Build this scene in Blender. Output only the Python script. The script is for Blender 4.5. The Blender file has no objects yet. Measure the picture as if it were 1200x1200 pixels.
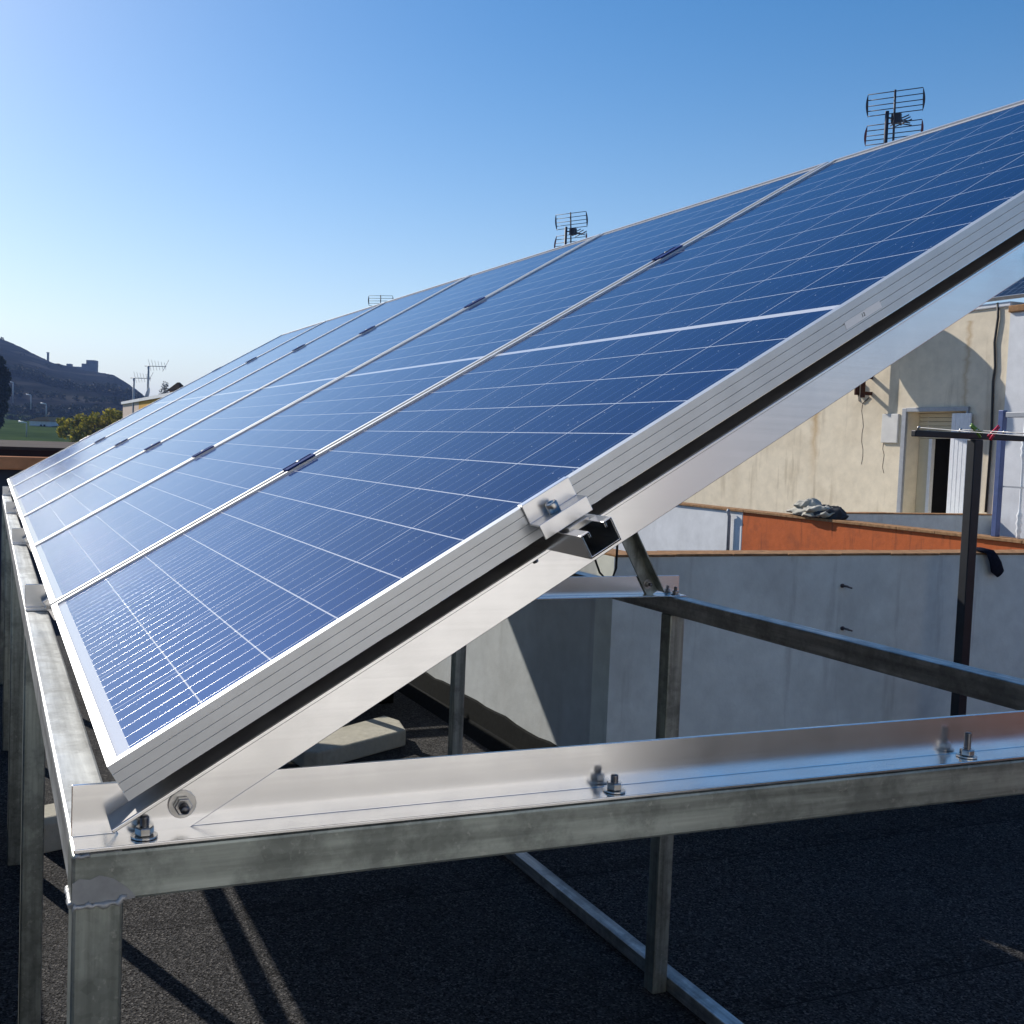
import bpy, bmesh, math, random
from mathutils import Vector, Matrix
R = math.radians
rnd = random.Random(7)
scene = bpy.context.scene
COL = scene.collection

# ------------------------------------------------------------------ camera
YAW, PITCH, ROLL = -0.3753968707, -0.0542846295, 0.0353748598
CAM = Vector((-1.0401446931, 0.1073353494, 0.3137655628))
f_ = Vector((math.cos(YAW) * math.cos(PITCH), math.sin(YAW) * math.cos(PITCH), math.sin(PITCH)))
r0 = Vector((math.sin(YAW), -math.cos(YAW), 0))
u0 = r0.cross(f_)
r_ = math.cos(ROLL) * r0 + math.sin(ROLL) * u0
u_ = -math.sin(ROLL) * r0 + math.cos(ROLL) * u0
cam_d = bpy.data.cameras.new('camera')
cam = bpy.data.objects.new('camera', cam_d)
COL.objects.link(cam)
M = Matrix.Identity(4)
for i in range(3):
    M[i][0], M[i][1], M[i][2], M[i][3] = r_[i], u_[i], -f_[i], CAM[i]
cam.matrix_world = M
cam_d.sensor_width = 36
cam_d.lens = 1279.16 * 36 / 1200
cam_d.shift_x = 111.08 / 1200
cam_d.shift_y = -12.02 / 1200
cam_d.clip_start = 0.02
cam_d.clip_end = 6000
scene.camera = cam

# ------------------------------------------------------------------ light
SUN = Vector((1.47, 0.56, 1.0)).normalized()      # towards the sun
EL = math.asin(SUN.z)
AZ = math.atan2(SUN.x, SUN.y)
world = bpy.data.worlds.new('World')
scene.world = world
world.use_nodes = True
nt = world.node_tree
nt.nodes.clear()
sky = nt.nodes.new('ShaderNodeTexSky')
sky.sky_type = 'NISHITA'
sky.sun_disc = False
sky.sun_elevation = EL
sky.sun_rotation = AZ
sky.altitude = 50
sky.air_density = 1.0
sky.dust_density = 0.6
sky.ozone_density = 2.6
bg = nt.nodes.new('ShaderNodeBackground')
bg.inputs['Strength'].default_value = 0.090
wo = nt.nodes.new('ShaderNodeOutputWorld')
hs = nt.nodes.new('ShaderNodeHueSaturation')
hs.inputs['Saturation'].default_value = 1.40
nt.links.new(sky.outputs[0], hs.inputs['Color'])
# pale blue-white air low over the horizon
tcw = nt.nodes.new('ShaderNodeTexCoord')
sxw = nt.nodes.new('ShaderNodeSeparateXYZ'); nt.links.new(tcw.outputs['Generated'], sxw.inputs[0])
mxz = nt.nodes.new('ShaderNodeMath'); mxz.operation = 'MAXIMUM'; nt.links.new(sxw.outputs[2], mxz.inputs[0]); mxz.inputs[1].default_value = 0.0
inv = nt.nodes.new('ShaderNodeMath'); inv.operation = 'SUBTRACT'; inv.inputs[0].default_value = 1.0; nt.links.new(mxz.outputs[0], inv.inputs[1])
pw = nt.nodes.new('ShaderNodeMath'); pw.operation = 'POWER'; nt.links.new(inv.outputs[0], pw.inputs[0]); pw.inputs[1].default_value = 8.0
hzc = nt.nodes.new('ShaderNodeMix'); hzc.data_type = 'RGBA'; hzc.blend_type = 'MIX'
pm = nt.nodes.new('ShaderNodeMath'); pm.operation = 'MULTIPLY'; nt.links.new(pw.outputs[0], pm.inputs[0]); pm.inputs[1].default_value = 0.75
nt.links.new(pm.outputs[0], hzc.inputs[0]); nt.links.new(hs.outputs[0], hzc.inputs[6]); hzc.inputs[7].default_value = (7.6, 8.0, 9.0, 1)
nt.links.new(hzc.outputs[2], bg.inputs[0])
nt.links.new(bg.outputs[0], wo.inputs[0])
sd = bpy.data.lights.new('sun', 'SUN')
sd.energy = 4.2
sd.angle = R(0.5)
sd.color = (1.0, 0.94, 0.86)
so = bpy.data.objects.new('sun', sd)
COL.objects.link(so)
so.rotation_euler = (-SUN).to_track_quat('-Z', 'Y').to_euler()
so.location = (6, 4, 8)
scene.view_settings.view_transform = 'Standard'
scene.view_settings.look = 'None'
scene.view_settings.gamma = 1
scene.view_settings.exposure = 0.46
scene.cycles.max_bounces = 8
scene.cycles.sample_clamp_indirect = 6

# ------------------------------------------------------------------ helpers: properties
def tag(o, label=None, cat=None, group=None, kind=None):
    if label: o['label'] = label
    if cat: o['category'] = cat
    if group: o['group'] = group
    if kind: o['kind'] = kind
    return o

def empty(name, loc, label, cat, group=None):
    o = bpy.data.objects.new(name, None)
    o.empty_display_size = 0.1
    o.location = loc
    COL.objects.link(o)
    return tag(o, label, cat, group)

def copy_tree(o, parent=None):
    c = o.copy()
    COL.objects.link(c)
    c.parent = parent
    for ch in list(o.children):
        copy_tree(ch, c)
    return c

# ------------------------------------------------------------------ helpers: mesh
V = Vector
EX, EY, EZ = V((1, 0, 0)), V((0, 1, 0)), V((0, 0, 1))
TILT = 0.53163926
S_ = V((0, -math.cos(TILT), math.sin(TILT)))     # up the slope of the array
N_ = V((0, math.sin(TILT), math.cos(TILT)))      # out of the array's face

def PF(x, v, n):
    return V((x, 0, 0)) + S_ * v + N_ * n

class MB:
    def __init__(self):
        self.v, self.f, self.sm = [], [], []
    def add(self, vs, fs, smooth=False):
        b = len(self.v)
        self.v += [V(p) for p in vs]
        for f in fs:
            self.f.append([i + b for i in f])
            self.sm.append(smooth)
    def box(self, lo, hi, ax=None, org=None):
        lo, hi = V(lo), V(hi)
        ps = [V((x, y, z)) for z in (lo.z, hi.z) for y in (lo.y, hi.y) for x in (lo.x, hi.x)]
        if ax:
            o = V(org) if org is not None else V((0, 0, 0))
            ps = [o + ax[0] * p.x + ax[1] * p.y + ax[2] * p.z for p in ps]
        self.add(ps, [(0, 2, 3, 1), (4, 5, 7, 6), (0, 1, 5, 4), (2, 6, 7, 3), (0, 4, 6, 2), (1, 3, 7, 5)])
        return self
    def prism(self, prof, org, U, W, D, length):
        n = len(prof)
        org, U, W, D = V(org), V(U), V(W), V(D)
        a = [org + U * p[0] + W * p[1] for p in prof]
        b = [p + D * length for p in a]
        fs = [tuple(range(n - 1, -1, -1)), tuple(range(n, 2 * n))]
        fs += [(i, (i + 1) % n, n + (i + 1) % n, n + i) for i in range(n)]
        self.add(a + b, fs)
        return self
    def tube(self, pts, rad, seg=8, smooth=True, cap=True):
        pts = [V(p) for p in pts]
        rings = []
        up = None
        for i, p in enumerate(pts):
            t = (pts[min(i + 1, len(pts) - 1)] - pts[max(i - 1, 0)]).normalized()
            if up is None:
                up = EZ if abs(t.z) < 0.9 else EX
            s = t.cross(up).normalized()
            w = s.cross(t).normalized()
            up = w
            rr = rad[i] if isinstance(rad, (list, tuple)) else rad
            rings.append([p + (s * math.cos(2 * math.pi * k / seg) + w * math.sin(2 * math.pi * k / seg)) * rr for k in range(seg)])
        vs = [q for r in rings for q in r]
        fs = []
        for i in range(len(rings) - 1):
            for k in range(seg):
                a, b = i * seg + k, i * seg + (k + 1) % seg
                fs.append((a, b, b + seg, a + seg))
        self.add(vs, fs, smooth)
        if cap:
            b0 = len(self.v) - len(vs)
            self.f.append([b0 + k for k in range(seg - 1, -1, -1)]); self.sm.append(False)
            self.f.append([b0 + (len(rings) - 1) * seg + k for k in range(seg)]); self.sm.append(False)
        return self
    def cyl(self, a, b, rad, seg=16, smooth=True):
        return self.tube([a, b], rad, seg, smooth)
    def lathe(self, org, ax, prof, seg=16, smooth=True):
        ax = V(ax).normalized()
        up = EZ if abs(ax.z) < 0.9 else EX
        s = ax.cross(up).normalized(); w = s.cross(ax).normalized()
        vs, fs = [], []
        for (r, h) in prof:
            for k in range(seg):
                a = 2 * math.pi * k / seg
                vs.append(V(org) + ax * h + (s * math.cos(a) + w * math.sin(a)) * r)
        for i in range(len(prof) - 1):
            for k in range(seg):
                a, b = i * seg + k, i * seg + (k + 1) % seg
                fs.append((a, b, b + seg, a + seg))
        fs.append(tuple(range(seg - 1, -1, -1)))
        fs.append(tuple((len(prof) - 1) * seg + k for k in range(seg)))
        self.add(vs, fs, smooth)
        return self
    def build(self, name, mat, parent=None, bevel=0, origin=None, raw=False):
        me = bpy.data.meshes.new(name)
        if raw:
            off = V((0, 0, 0))
        elif parent is not None:
            p = parent; off = V((0, 0, 0))
            while p is not None:
                off = off + p.location; p = p.parent
        else:
            off = V(origin) if origin is not None else V((0, 0, 0))
        me.from_pydata([tuple(p - off) for p in self.v], [], self.f)
        me.polygons.foreach_set('use_smooth', self.sm)
        bm = bmesh.new(); bm.from_mesh(me)
        bmesh.ops.recalc_face_normals(bm, faces=bm.faces)
        bm.to_mesh(me); bm.free()
        me.materials.append(mat)
        o = bpy.data.objects.new(name, me)
        COL.objects.link(o)
        if parent is not None:
            o.parent = parent
        elif not raw:
            o.location = off
        if bevel:
            m = o.modifiers.new('bevel', 'BEVEL')
            m.width = bevel; m.segments = 2; m.limit_method = 'ANGLE'; m.angle_limit = R(40)
            m.harden_normals = False
        return o

# ------------------------------------------------------------------ helpers: materials
class NT:
    def __init__(self, name):
        self.m = bpy.data.materials.new(name)
        self.m.use_nodes = True
        self.t = self.m.node_tree
        self.p = self.t.nodes['Principled BSDF']
    def n(self, typ, **kw):
        nd = self.t.nodes.new(typ)
        for k, v in kw.items():
            if k.startswith('i_'):
                key = k[2:]
                key = int(key) if key.isdigit() else key.replace('_', ' ')
                self.put(nd.inputs[key], v)
            else:
                setattr(nd, k, v)
        return nd
    def put(self, sock, v):
        if isinstance(v, bpy.types.NodeSocket):
            self.t.links.new(v, sock)
        else:
            sock.default_value = v
    def math(self, op, a, b=None, c=None, clamp=False):
        nd = self.t.nodes.new('ShaderNodeMath'); nd.operation = op; nd.use_clamp = clamp
        self.put(nd.inputs[0], a)
        if b is not None: self.put(nd.inputs[1], b)
        if c is not None: self.put(nd.inputs[2], c)
        return nd.outputs[0]
    def mix(self, fac, a, b, typ='RGBA', blend='MIX'):
        nd = self.t.nodes.new('ShaderNodeMix'); nd.data_type = typ
        if typ == 'RGBA':
            nd.blend_type = blend
            ia, ib, o = nd.inputs[6], nd.inputs[7], nd.outputs[2]
        else:
            ia, ib, o = nd.inputs[2], nd.inputs[3], nd.outputs[0]
        self.put(nd.inputs[0], fac)
        self.put(ia, a if not isinstance(a, tuple) or len(a) == 4 else (*a, 1))
        self.put(ib, b if not isinstance(b, tuple) or len(b) == 4 else (*b, 1))
        return o
    def ramp(self, fac, stops):
        nd = self.t.nodes.new('ShaderNodeValToRGB')
        while len(nd.color_ramp.elements) < len(stops): nd.color_ramp.elements.new(0.5)
        for e, (p, c) in zip(nd.color_ramp.elements, stops):
            e.position = p
            e.color = (c, c, c, 1) if not isinstance(c, tuple) else (*c[:3], 1)
        self.put(nd.inputs[0], fac)
        return nd.outputs[0]
    def coord(self, which='Object', scale=(1, 1, 1), rnd_off=0.0):
        tc = self.n('ShaderNodeTexCoord')
        mp = self.n('ShaderNodeMapping')
        mp.inputs['Scale'].default_value = scale
        self.put(mp.inputs['Vector'], tc.outputs[which])
        if rnd_off:
            oi = self.n('ShaderNodeObjectInfo')
            self.put(mp.inputs['Location'], self.math('MULTIPLY', oi.outputs['Random'], rnd_off))
        return mp.outputs[0]
    def noise(self, vec, scale, detail=4, rough=0.55, out=0):
        nd = self.n('ShaderNodeTexNoise')
        self.put(nd.inputs['Vector'], vec)
        nd.inputs['Scale'].default_value = scale
        nd.inputs['Detail'].default_value = detail
        nd.inputs['Roughness'].default_value = rough
        return nd.outputs[out]
    def bump(self, h, strength=0.3, dist=0.002):
        nd = self.n('ShaderNodeBump')
        nd.inputs['Strength'].default_value = strength
        nd.inputs['Distance'].default_value = dist
        self.put(nd.inputs['Height'], h)
        self.put(self.p.inputs['Normal'], nd.outputs[0])
    def set(self, **kw):
        for k, v in kw.items():
            key = k.replace('_', ' ')
            if isinstance(v, tuple) and len(v) == 3: v = (*v, 1)
            self.put(self.p.inputs[key], v)
        return self

def plain(name, c, rough=0.6, metal=0.0, var=0.12, scale=8):
    m = NT(name)
    n = m.noise(m.coord('Object', rnd_off=9), scale, 4)
    f = m.ramp(n, [(0.3, 0.0), (0.7, 1.0)])
    m.set(Base_Color=m.mix(f, tuple(x * (1 - var) for x in c), tuple(min(1, x * (1 + var)) for x in c)), Roughness=rough, Metallic=metal)
    m.p.inputs['Specular IOR Level'].default_value = 0.08 if rough >= 0.75 else 0.4
    return m.m

def aluminium(name, along, c=(0.90, 0.89, 0.88), rough=0.19, streak=0.10, tang=None, aniso=0.55):
    """mill finish: drawn lines along the bar, faint handling marks"""
    m = NT(name)
    sc = {'x': (1.5, 260, 260), 'y': (260, 1.5, 260)}[along]
    st = m.noise(m.coord('Object', sc), 1.0, 3, 0.6)
    sm = m.noise(m.coord('Object', (1, 1, 1), 5), 14, 5, 0.6)
    sp = m.noise(m.coord('Object', (1, 1, 1), 3), 46, 3, 0.6)
    smudge = m.ramp(sm, [(0.30, 1.0), (0.66, 0.0)])
    spots = m.ramp(sp, [(0.68, 0.0), (0.76, 1.0)])
    b = m.mix(m.math('MULTIPLY', smudge, 0.5), c, tuple(x * 0.86 for x in c))
    b = m.mix(m.math('MULTIPLY', spots, 0.06), b, tuple(x * 0.6 for x in c))
    b = m.mix(m.math('MULTIPLY', m.ramp(st, [(0.35, 0.0), (0.75, 1.0)]), 0.16), b, tuple(x * 0.7 for x in c))
    ro = m.math('ADD', m.math('ADD', m.math('MULTIPLY', smudge, 0.05), m.math('MULTIPLY', st, 0.06)), rough - 0.03)
    m.set(Base_Color=b, Metallic=1.0, Roughness=ro)
    if aniso:
        tg = m.n('ShaderNodeTangent', direction_type='RADIAL', axis={'x': 'X', 'y': 'Y'}[along])
        # constant tangent along the bar
        cv = m.n('ShaderNodeCombineXYZ')
        d = {'x': (1, 0, 0), 'y': (0, 1, 0)}[along] if tang is None else tang
        for i in range(3): cv.inputs[i].default_value = d[i]
        vt = m.n('ShaderNodeVectorTransform', vector_type='VECTOR', convert_from='OBJECT', convert_to='WORLD')
        m.put(vt.inputs[0], cv.outputs[0])
        m.put(m.p.inputs['Tangent'], vt.outputs[0])
        m.t.nodes.remove(tg)
        m.set(Anisotropic=aniso, Anisotropic_Rotation=0.25)
    return m.m

def galvanised(name, c=(0.34, 0.37, 0.335), along='y'):
    m = NT(name)
    v = m.coord('Object', (1, 1, 1), 11)
    sc = {'x': (1, 22, 22), 'y': (22, 1, 22), 'z': (22, 22, 1)}[along]
    ln = m.noise(m.coord('Object', sc, 7), 2.2, 5, 0.6)
    cl = m.noise(v, 9, 6, 0.65)
    sp = m.noise(v, 70, 3, 0.7)
    vo = m.n('ShaderNodeTexVoronoi', feature='F1'); m.put(vo.inputs['Vector'], v); vo.inputs['Scale'].default_value = 120
    b = m.mix(m.ramp(ln, [(0.3, 0.0), (0.7, 1.0)]), tuple(x * 0.45 for x in c), tuple(x * 1.45 for x in c))
    b = m.mix(m.math('MULTIPLY', m.ramp(cl, [(0.46, 0.0), (0.58, 1.0)]), 0.60), b, tuple(x * 0.36 for x in c))
    b = m.mix(m.math('MULTIPLY', m.ramp(sp, [(0.62, 0.0), (0.72, 1.0)]), 0.35), b, (0.62, 0.62, 0.56))
    sv = m.n('ShaderNodeSeparateColor'); m.put(sv.inputs[0], vo.outputs['Color'])
    b = m.mix(m.math('MULTIPLY', sv.outputs[0], 0.14), b, tuple(x * 1.6 for x in c))
    m.set(Base_Color=b, Metallic=0.75, Roughness=m.math('ADD', m.math('MULTIPLY', cl, 0.3), 0.28))
    m.bump(m.math('ADD', sp, ln), 0.12, 0.001)
    return m.m

def plaster(name, c, stain=(0.30, 0.22, 0.13), amount=0.35, bump=0.35, streaks=0.3, scale=1.0, runs=()):
    m = NT(name)
    v = m.coord('Object', (1, 1, 1))
    big = m.noise(v, 0.9 * scale, 6, 0.6)
    mid = m.noise(v, 5 * scale, 6, 0.65)
    fine = m.noise(v, 60, 4, 0.7)
    dr = m.noise(m.coord('Object', (3.2, 3.2, 0.35)), 1.6 * scale, 5, 0.6)
    b = m.mix(m.ramp(mid, [(0.3, 0.0), (0.7, 1.0)]), tuple(x * 0.88 for x in c), tuple(min(1, x * 1.07) for x in c))
    b = m.mix(m.math('MULTIPLY', m.ramp(big, [(0.50, 0.0), (0.74, 1.0)]), amount), b, stain)
    b = m.mix(m.math('MULTIPLY', m.ramp(dr, [(0.58, 0.0), (0.74, 1.0)]), streaks), b, tuple(x * 0.8 for x in stain))
    if runs:
        sp = m.n('ShaderNodeSeparateXYZ'); m.put(sp.inputs[0], v)
        jit = m.math('MULTIPLY', m.math('SUBTRACT', m.noise(m.coord('Object', (1, 1, 3)), 4.0, 4), 0.5), 0.16)
        for (x, z0, z1, wd, st, col) in runs:
            d = m.math('ABSOLUTE', m.math('SUBTRACT', m.math('ADD', sp.outputs[0], jit), x))
            a = m.math('SUBTRACT', 1.0, m.math('DIVIDE', d, wd), clamp=True)
            t = m.math('DIVIDE', m.math('SUBTRACT', sp.outputs[2], z0), z1 - z0, clamp=True)
            top = m.math('LESS_THAN', sp.outputs[2], z1)
            a = m.math('MULTIPLY', m.math('MULTIPLY', a, t), m.math('MULTIPLY', top, st))
            b = m.mix(a, b, col)
    m.set(Base_Color=b, Roughness=0.88)
    m.p.inputs['Specular IOR Level'].default_value = 0.15
    m.bump(m.math('ADD', m.math('MULTIPLY', mid, 1.0), m.math('MULTIPLY', fine, 0.35)), bump, 0.006)
    return m.m

W, P, L = 0.996, 1.016, 1.970
MARG, Q = 0.0242, 0.07965

def cells_material(name='solar_cells', c1=(0.0015, 0.0045, 0.038), c2=(0.0030, 0.0110, 0.070), sheen_c=(0.0010, 0.0058, 0.0225)):
    m = NT(name)
    tc = m.n('ShaderNodeTexCoord')
    sx = m.n('ShaderNodeSeparateXYZ'); m.put(sx.inputs[0], tc.outputs['Object'])
    x, y = sx.outputs[0], sx.outputs[1]
    colw = 0.1614
    xm = (W - 6 * colw) / 2
    cx = m.math('DIVIDE', m.math('SUBTRACT', x, xm), colw)
    ym = m.math('SUBTRACT', L / 2, m.math('ABSOLUTE', m.math('SUBTRACT', y, L / 2)))
    ry = m.math('DIVIDE', m.math('SUBTRACT', ym, MARG), Q)
    fx, fy = m.math('FRACT', cx), m.math('FRACT', ry)
    dx = m.math('ABSOLUTE', m.math('SUBTRACT', fx, 0.5))
    dy = m.math('ABSOLUTE', m.math('SUBTRACT', fy, 0.5))
    incol = m.math('MULTIPLY', m.math('GREATER_THAN', cx, 0), m.math('LESS_THAN', cx, 6))
    inrow = m.math('MULTIPLY', m.math('GREATER_THAN', ry, 0), m.math('LESS_THAN', ry, 12))
    cell = m.math('MULTIPLY', m.math('LESS_THAN', dx, 0.5 - 0.0045), m.math('LESS_THAN', dy, 0.5 - 0.0105))
    cell = m.math('MULTIPLY', cell, m.math('MULTIPLY', incol, inrow))
    # ribbons: five to a cell, running up the slope
    fb = m.math('FRACT', m.math('MULTIPLY', cx, 5.0))
    tb = m.math('DIVIDE', m.math('SUBTRACT', fb, 0.5), 0.0120)
    rib = m.math('LESS_THAN', m.math('ABSOLUTE', tb), 1.0)
    rib = m.math('MULTIPLY', rib, m.math('MULTIPLY', incol, inrow))
    # crystal grain and cell to cell variation
    vo = m.n('ShaderNodeTexVoronoi'); m.put(vo.inputs['Vector'], tc.outputs['Object']); vo.inputs['Scale'].default_value = 95
    sv = m.n('ShaderNodeSeparateColor'); m.put(sv.inputs[0], vo.outputs['Color'])
    cid = m.n('ShaderNodeCombineXYZ'); m.put(cid.inputs[0], m.math('FLOOR', cx)); m.put(cid.inputs[1], m.math('FLOOR', m.math('DIVIDE', y, Q)))
    oi = m.n('ShaderNodeObjectInfo'); m.put(cid.inputs[2], oi.outputs['Random'])
    wn = m.n('ShaderNodeTexWhiteNoise'); m.put(wn.inputs['Vector'], cid.outputs[0])
    g = m.math('ADD', m.math('MULTIPLY', sv.outputs[0], 0.36), m.math('MULTIPLY', wn.outputs['Value'], 0.30))
    blue = m.mix(g, c1, c2)
    base = m.mix(cell, (0.55, 0.56, 0.60), blue)
    base = m.mix(rib, base, (0.36, 0.36, 0.37))
    # dust on the glass
    du = m.n('ShaderNodeTexVoronoi'); m.put(du.inputs['Vector'], tc.outputs['Object']); du.inputs['Scale'].default_value = 120
    dm = m.n('ShaderNodeSeparateColor'); m.put(dm.inputs[0], du.outputs['Color'])
    spot = m.math('MULTIPLY', m.math('LESS_THAN', du.outputs['Distance'], 0.13), m.math('GREATER_THAN', dm.outputs[1], 0.90))
    film = m.ramp(m.noise(tc.outputs['Object'], 3.0, 5, 0.6), [(0.35, 0.0), (0.8, 1.0)])
    base = m.mix(m.math('ADD', m.math('MULTIPLY', spot, 0.45), m.math('MULTIPLY', film, 0.006)), base, (0.75, 0.75, 0.72))
    m.set(Base_Color=base, Metallic=m.math('MULTIPLY', rib, 0.85),
          Roughness=m.mix(rib, 0.32, 0.26, 'FLOAT'), IOR=1.5)
    m.p.inputs['Specular IOR Level'].default_value = 0.0
    m.set(Coat_Weight=0.92, Coat_Roughness=m.math('ADD', m.math('MULTIPLY', film, 0.04), 0.085), Coat_IOR=1.42)
    # round ribbons: the normal leans across their width
    nv = m.n('ShaderNodeCombineXYZ')
    m.put(nv.inputs[0], m.math('MULTIPLY', m.math('MULTIPLY', tb, rib), 0.55))
    nv.inputs[1].default_value = 0
    nv.inputs[2].default_value = 1
    vt = m.n('ShaderNodeVectorTransform', vector_type='NORMAL', convert_from='OBJECT', convert_to='WORLD')
    m.put(vt.inputs[0], nv.outputs[0])
    nn = m.n('ShaderNodeVectorMath', operation='NORMALIZE'); m.put(nn.inputs[0], vt.outputs[0])
    m.put(m.p.inputs['Normal'], nn.outputs[0])
    # the etched blue silicon has a broad blue sheen of its own under the glass
    gl = m.n('ShaderNodeBsdfGlossy')
    gl.inputs['Roughness'].default_value = 0.40
    sheen = m.mix(m.math('MULTIPLY', cell, m.math('SUBTRACT', 1.0, rib)), (0.0, 0.0, 0.0), sheen_c)
    m.put(gl.inputs['Color'], sheen)
    ad = m.n('ShaderNodeAddShader')
    m.put(ad.inputs[0], m.p.outputs[0]); m.put(ad.inputs[1], gl.outputs[0])
    m.put(m.t.nodes['Material Output'].inputs['Surface'], ad.outputs[0])
    return m.m

def felt():
    m = NT('roofing_felt')
    v = m.coord('Object')
    vo = m.n('ShaderNodeTexVoronoi'); m.put(vo.inputs['Vector'], v); vo.inputs['Scale'].default_value = 180
    sc = m.n('ShaderNodeSeparateColor'); m.put(sc.inputs[0], vo.outputs['Color'])
    big = m.noise(v, 1.2, 5, 0.6)
    b = m.mix(sc.outputs[0], (0.006, 0.006, 0.006), (0.076, 0.075, 0.074))
    b = m.mix(m.math('MULTIPLY', m.math('GREATER_THAN', sc.outputs[1], 0.90), 0.6), b, (0.19, 0.18, 0.17))
    b = m.mix(m.math('MULTIPLY', m.ramp(big, [(0.4, 0.0), (0.7, 1.0)]), 0.35), b, (0.018, 0.018, 0.018))
    sx = m.n('ShaderNodeSeparateXYZ'); m.put(sx.inputs[0], v)
    wob = m.math('MULTIPLY', m.noise(v, 3.0, 3), 0.02)
    lf = m.math('FRACT', m.math('ADD', m.math('ADD', sx.outputs[0], wob), 0.62))
    lap = m.math('LESS_THAN', lf, 0.006)
    b = m.mix(m.math('MULTIPLY', lap, 0.75), b, (0.006, 0.006, 0.006))
    edge = m.math('MULTIPLY', m.math('LESS_THAN', lf, 0.09), m.ramp(m.noise(v, 30, 4), [(0.45, 0.0), (0.6, 1.0)]))
    b = m.mix(m.math('MULTIPLY', edge, 0.5), b, (0.010, 0.010, 0.010))
    dirt = m.ramp(m.noise(v, 4.5, 6, 0.7), [(0.55, 0.0), (0.72, 1.0)])
    b = m.mix(m.math('MULTIPLY', dirt, 0.25), b, (0.10, 0.095, 0.085))
    m.set(Base_Color=b, Roughness=0.9)
    m.p.inputs['Specular IOR Level'].default_value = 0.06
    m.bump(vo.outputs['Distance'], 0.8, 0.004)
    return m.m

MAT = {}
MAT['cells'] = cells_material()
MAT['cells_black'] = cells_material('black_solar_cells', (0.004, 0.005, 0.010), (0.008, 0.010, 0.020), (0.002, 0.003, 0.006))
MAT['frame'] = plain('anodised_frame', (0.60, 0.61, 0.61), 0.36, 0.6, 0.05, 30)
MAT['backsheet'] = plain('backsheet', (0.10, 0.10, 0.11), 0.5)
MAT['alu_x'] = aluminium('aluminium_along_x', 'x')
MAT['alu_y'] = aluminium('aluminium_along_y', 'y')
MAT['alu_slope'] = aluminium('aluminium_slope', 'y', tang=tuple(S_))
MAT['alu_cut'] = plain('aluminium_clamp', (0.80, 0.79, 0.78), 0.30, 1.0, 0.05, 40)
MAT['clamp_dark'] = plain('clamp_reflected_blue', (0.020, 0.050, 0.18), 0.8, 0.0, 0.1, 40)  # dark blue reflection put into the clamps' base colour
MAT['galv_x'] = galvanised('galvanised_along_x', along='x', c=(0.52, 0.53, 0.51))
MAT['galv_y'] = galvanised('galvanised_along_y', along='y')
MAT['galv_z'] = galvanised('galvanised_along_z', along='z')
MAT['weld'] = plain('weld_paint', (0.40, 0.40, 0.39), 0.55, 0.5, 0.2, 60)
MAT['steel'] = plain('bolt_steel', (0.55, 0.54, 0.52), 0.28, 1.0, 0.15, 90)
MAT['steel_dark'] = plain('bolt_steel_dark', (0.16, 0.16, 0.17), 0.35, 0.9, 0.2, 90)
MAT['felt'] = felt()
MAT['wall_sunlit'] = plaster('plaster_sunlit', (0.52, 0.55, 0.55), (0.30, 0.29, 0.26), 0.30, 0.3, 0.22, 1.6)  # darker copy of the parapet plaster for its sunlit side
MAT['wall_shade'] = plaster('plaster_shaded', (0.72, 0.76, 0.71), (0.40, 0.40, 0.37), 0.45, 0.4, 0.45, 1.8)  # lighter copy of that plaster, lifts the walls lying in shade
MAT['wall_orange'] = plaster('plaster_orange', (0.50, 0.125, 0.040), (0.17, 0.065, 0.040), 0.75, 0.45, 0.7, 3.2)
MAT['wall_white'] = plaster('plaster_white', (0.70, 0.71, 0.72), (0.45, 0.45, 0.44), 0.25, 0.25, 0.2)
MAT['wall_cream'] = plaster('plaster_cream', (0.74, 0.645, 0.49), (0.36, 0.27, 0.16), 0.42, 0.4, 0.50, 1.3, runs=((-4.12, 2.9, 4.05, 0.10, 0.9, (0.40, 0.23, 0.07)), (-5.75, 2.4, 3.9, 0.10, 0.35, (0.30, 0.22, 0.13)), (-2.6, 2.3, 3.5, 0.14, 0.35, (0.33, 0.24, 0.13)), (-6.35, 2.0, 4.8, 0.05, 0.6, (0.42, 0.27, 0.12))))
MAT['upstand'] = plain('felt_upstand', (0.007, 0.008, 0.0075), 0.9, 0, 0.4, 40)
MAT['parapet_dark'] = plain('shade_dark_wall', (0.045, 0.048, 0.052), 0.85, 0, 0.25, 5)  # wall's shade put into a dark base colour, also dims the posts' reflections
MAT['tile'] = plain('coping_tile', (0.30, 0.17, 0.085), 0.8, 0, 0.35, 25)
MAT['concrete'] = plaster('concrete_block', (0.42, 0.40, 0.33), (0.20, 0.19, 0.14), 0.5, 0.5, 0.3, 6)
MAT['black_paint'] = plain('black_post_paint', (0.012, 0.014, 0.018), 0.5, 0.0, 0.2, 30)
MAT['blue_grey'] = plain('blue_grey_paint', (0.075, 0.105, 0.235), 0.45, 0.2, 0.12, 20)
MAT['white_paint'] = plain('white_paint', (0.74, 0.75, 0.76), 0.45, 0, 0.06, 20)
MAT['grey_paint'] = plain('grey_paint', (0.33, 0.34, 0.36), 0.5, 0.2, 0.1, 20)
MAT['flange_dark'] = plain('flange_strip_dark', (0.30, 0.29, 0.28), 0.6, 0, 0.2, 30)
MAT['cable'] = plain('black_cable', (0.02, 0.02, 0.02), 0.5)
MAT['wire'] = plain('clothes_wire', (0.34, 0.34, 0.34), 0.4, 0.5)
MAT['red'] = plain('red_plastic', (0.62, 0.03, 0.07), 0.35, 0, 0.05)
MAT['green'] = plain('green_plastic', (0.20, 0.36, 0.05), 0.35, 0, 0.05)
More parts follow.
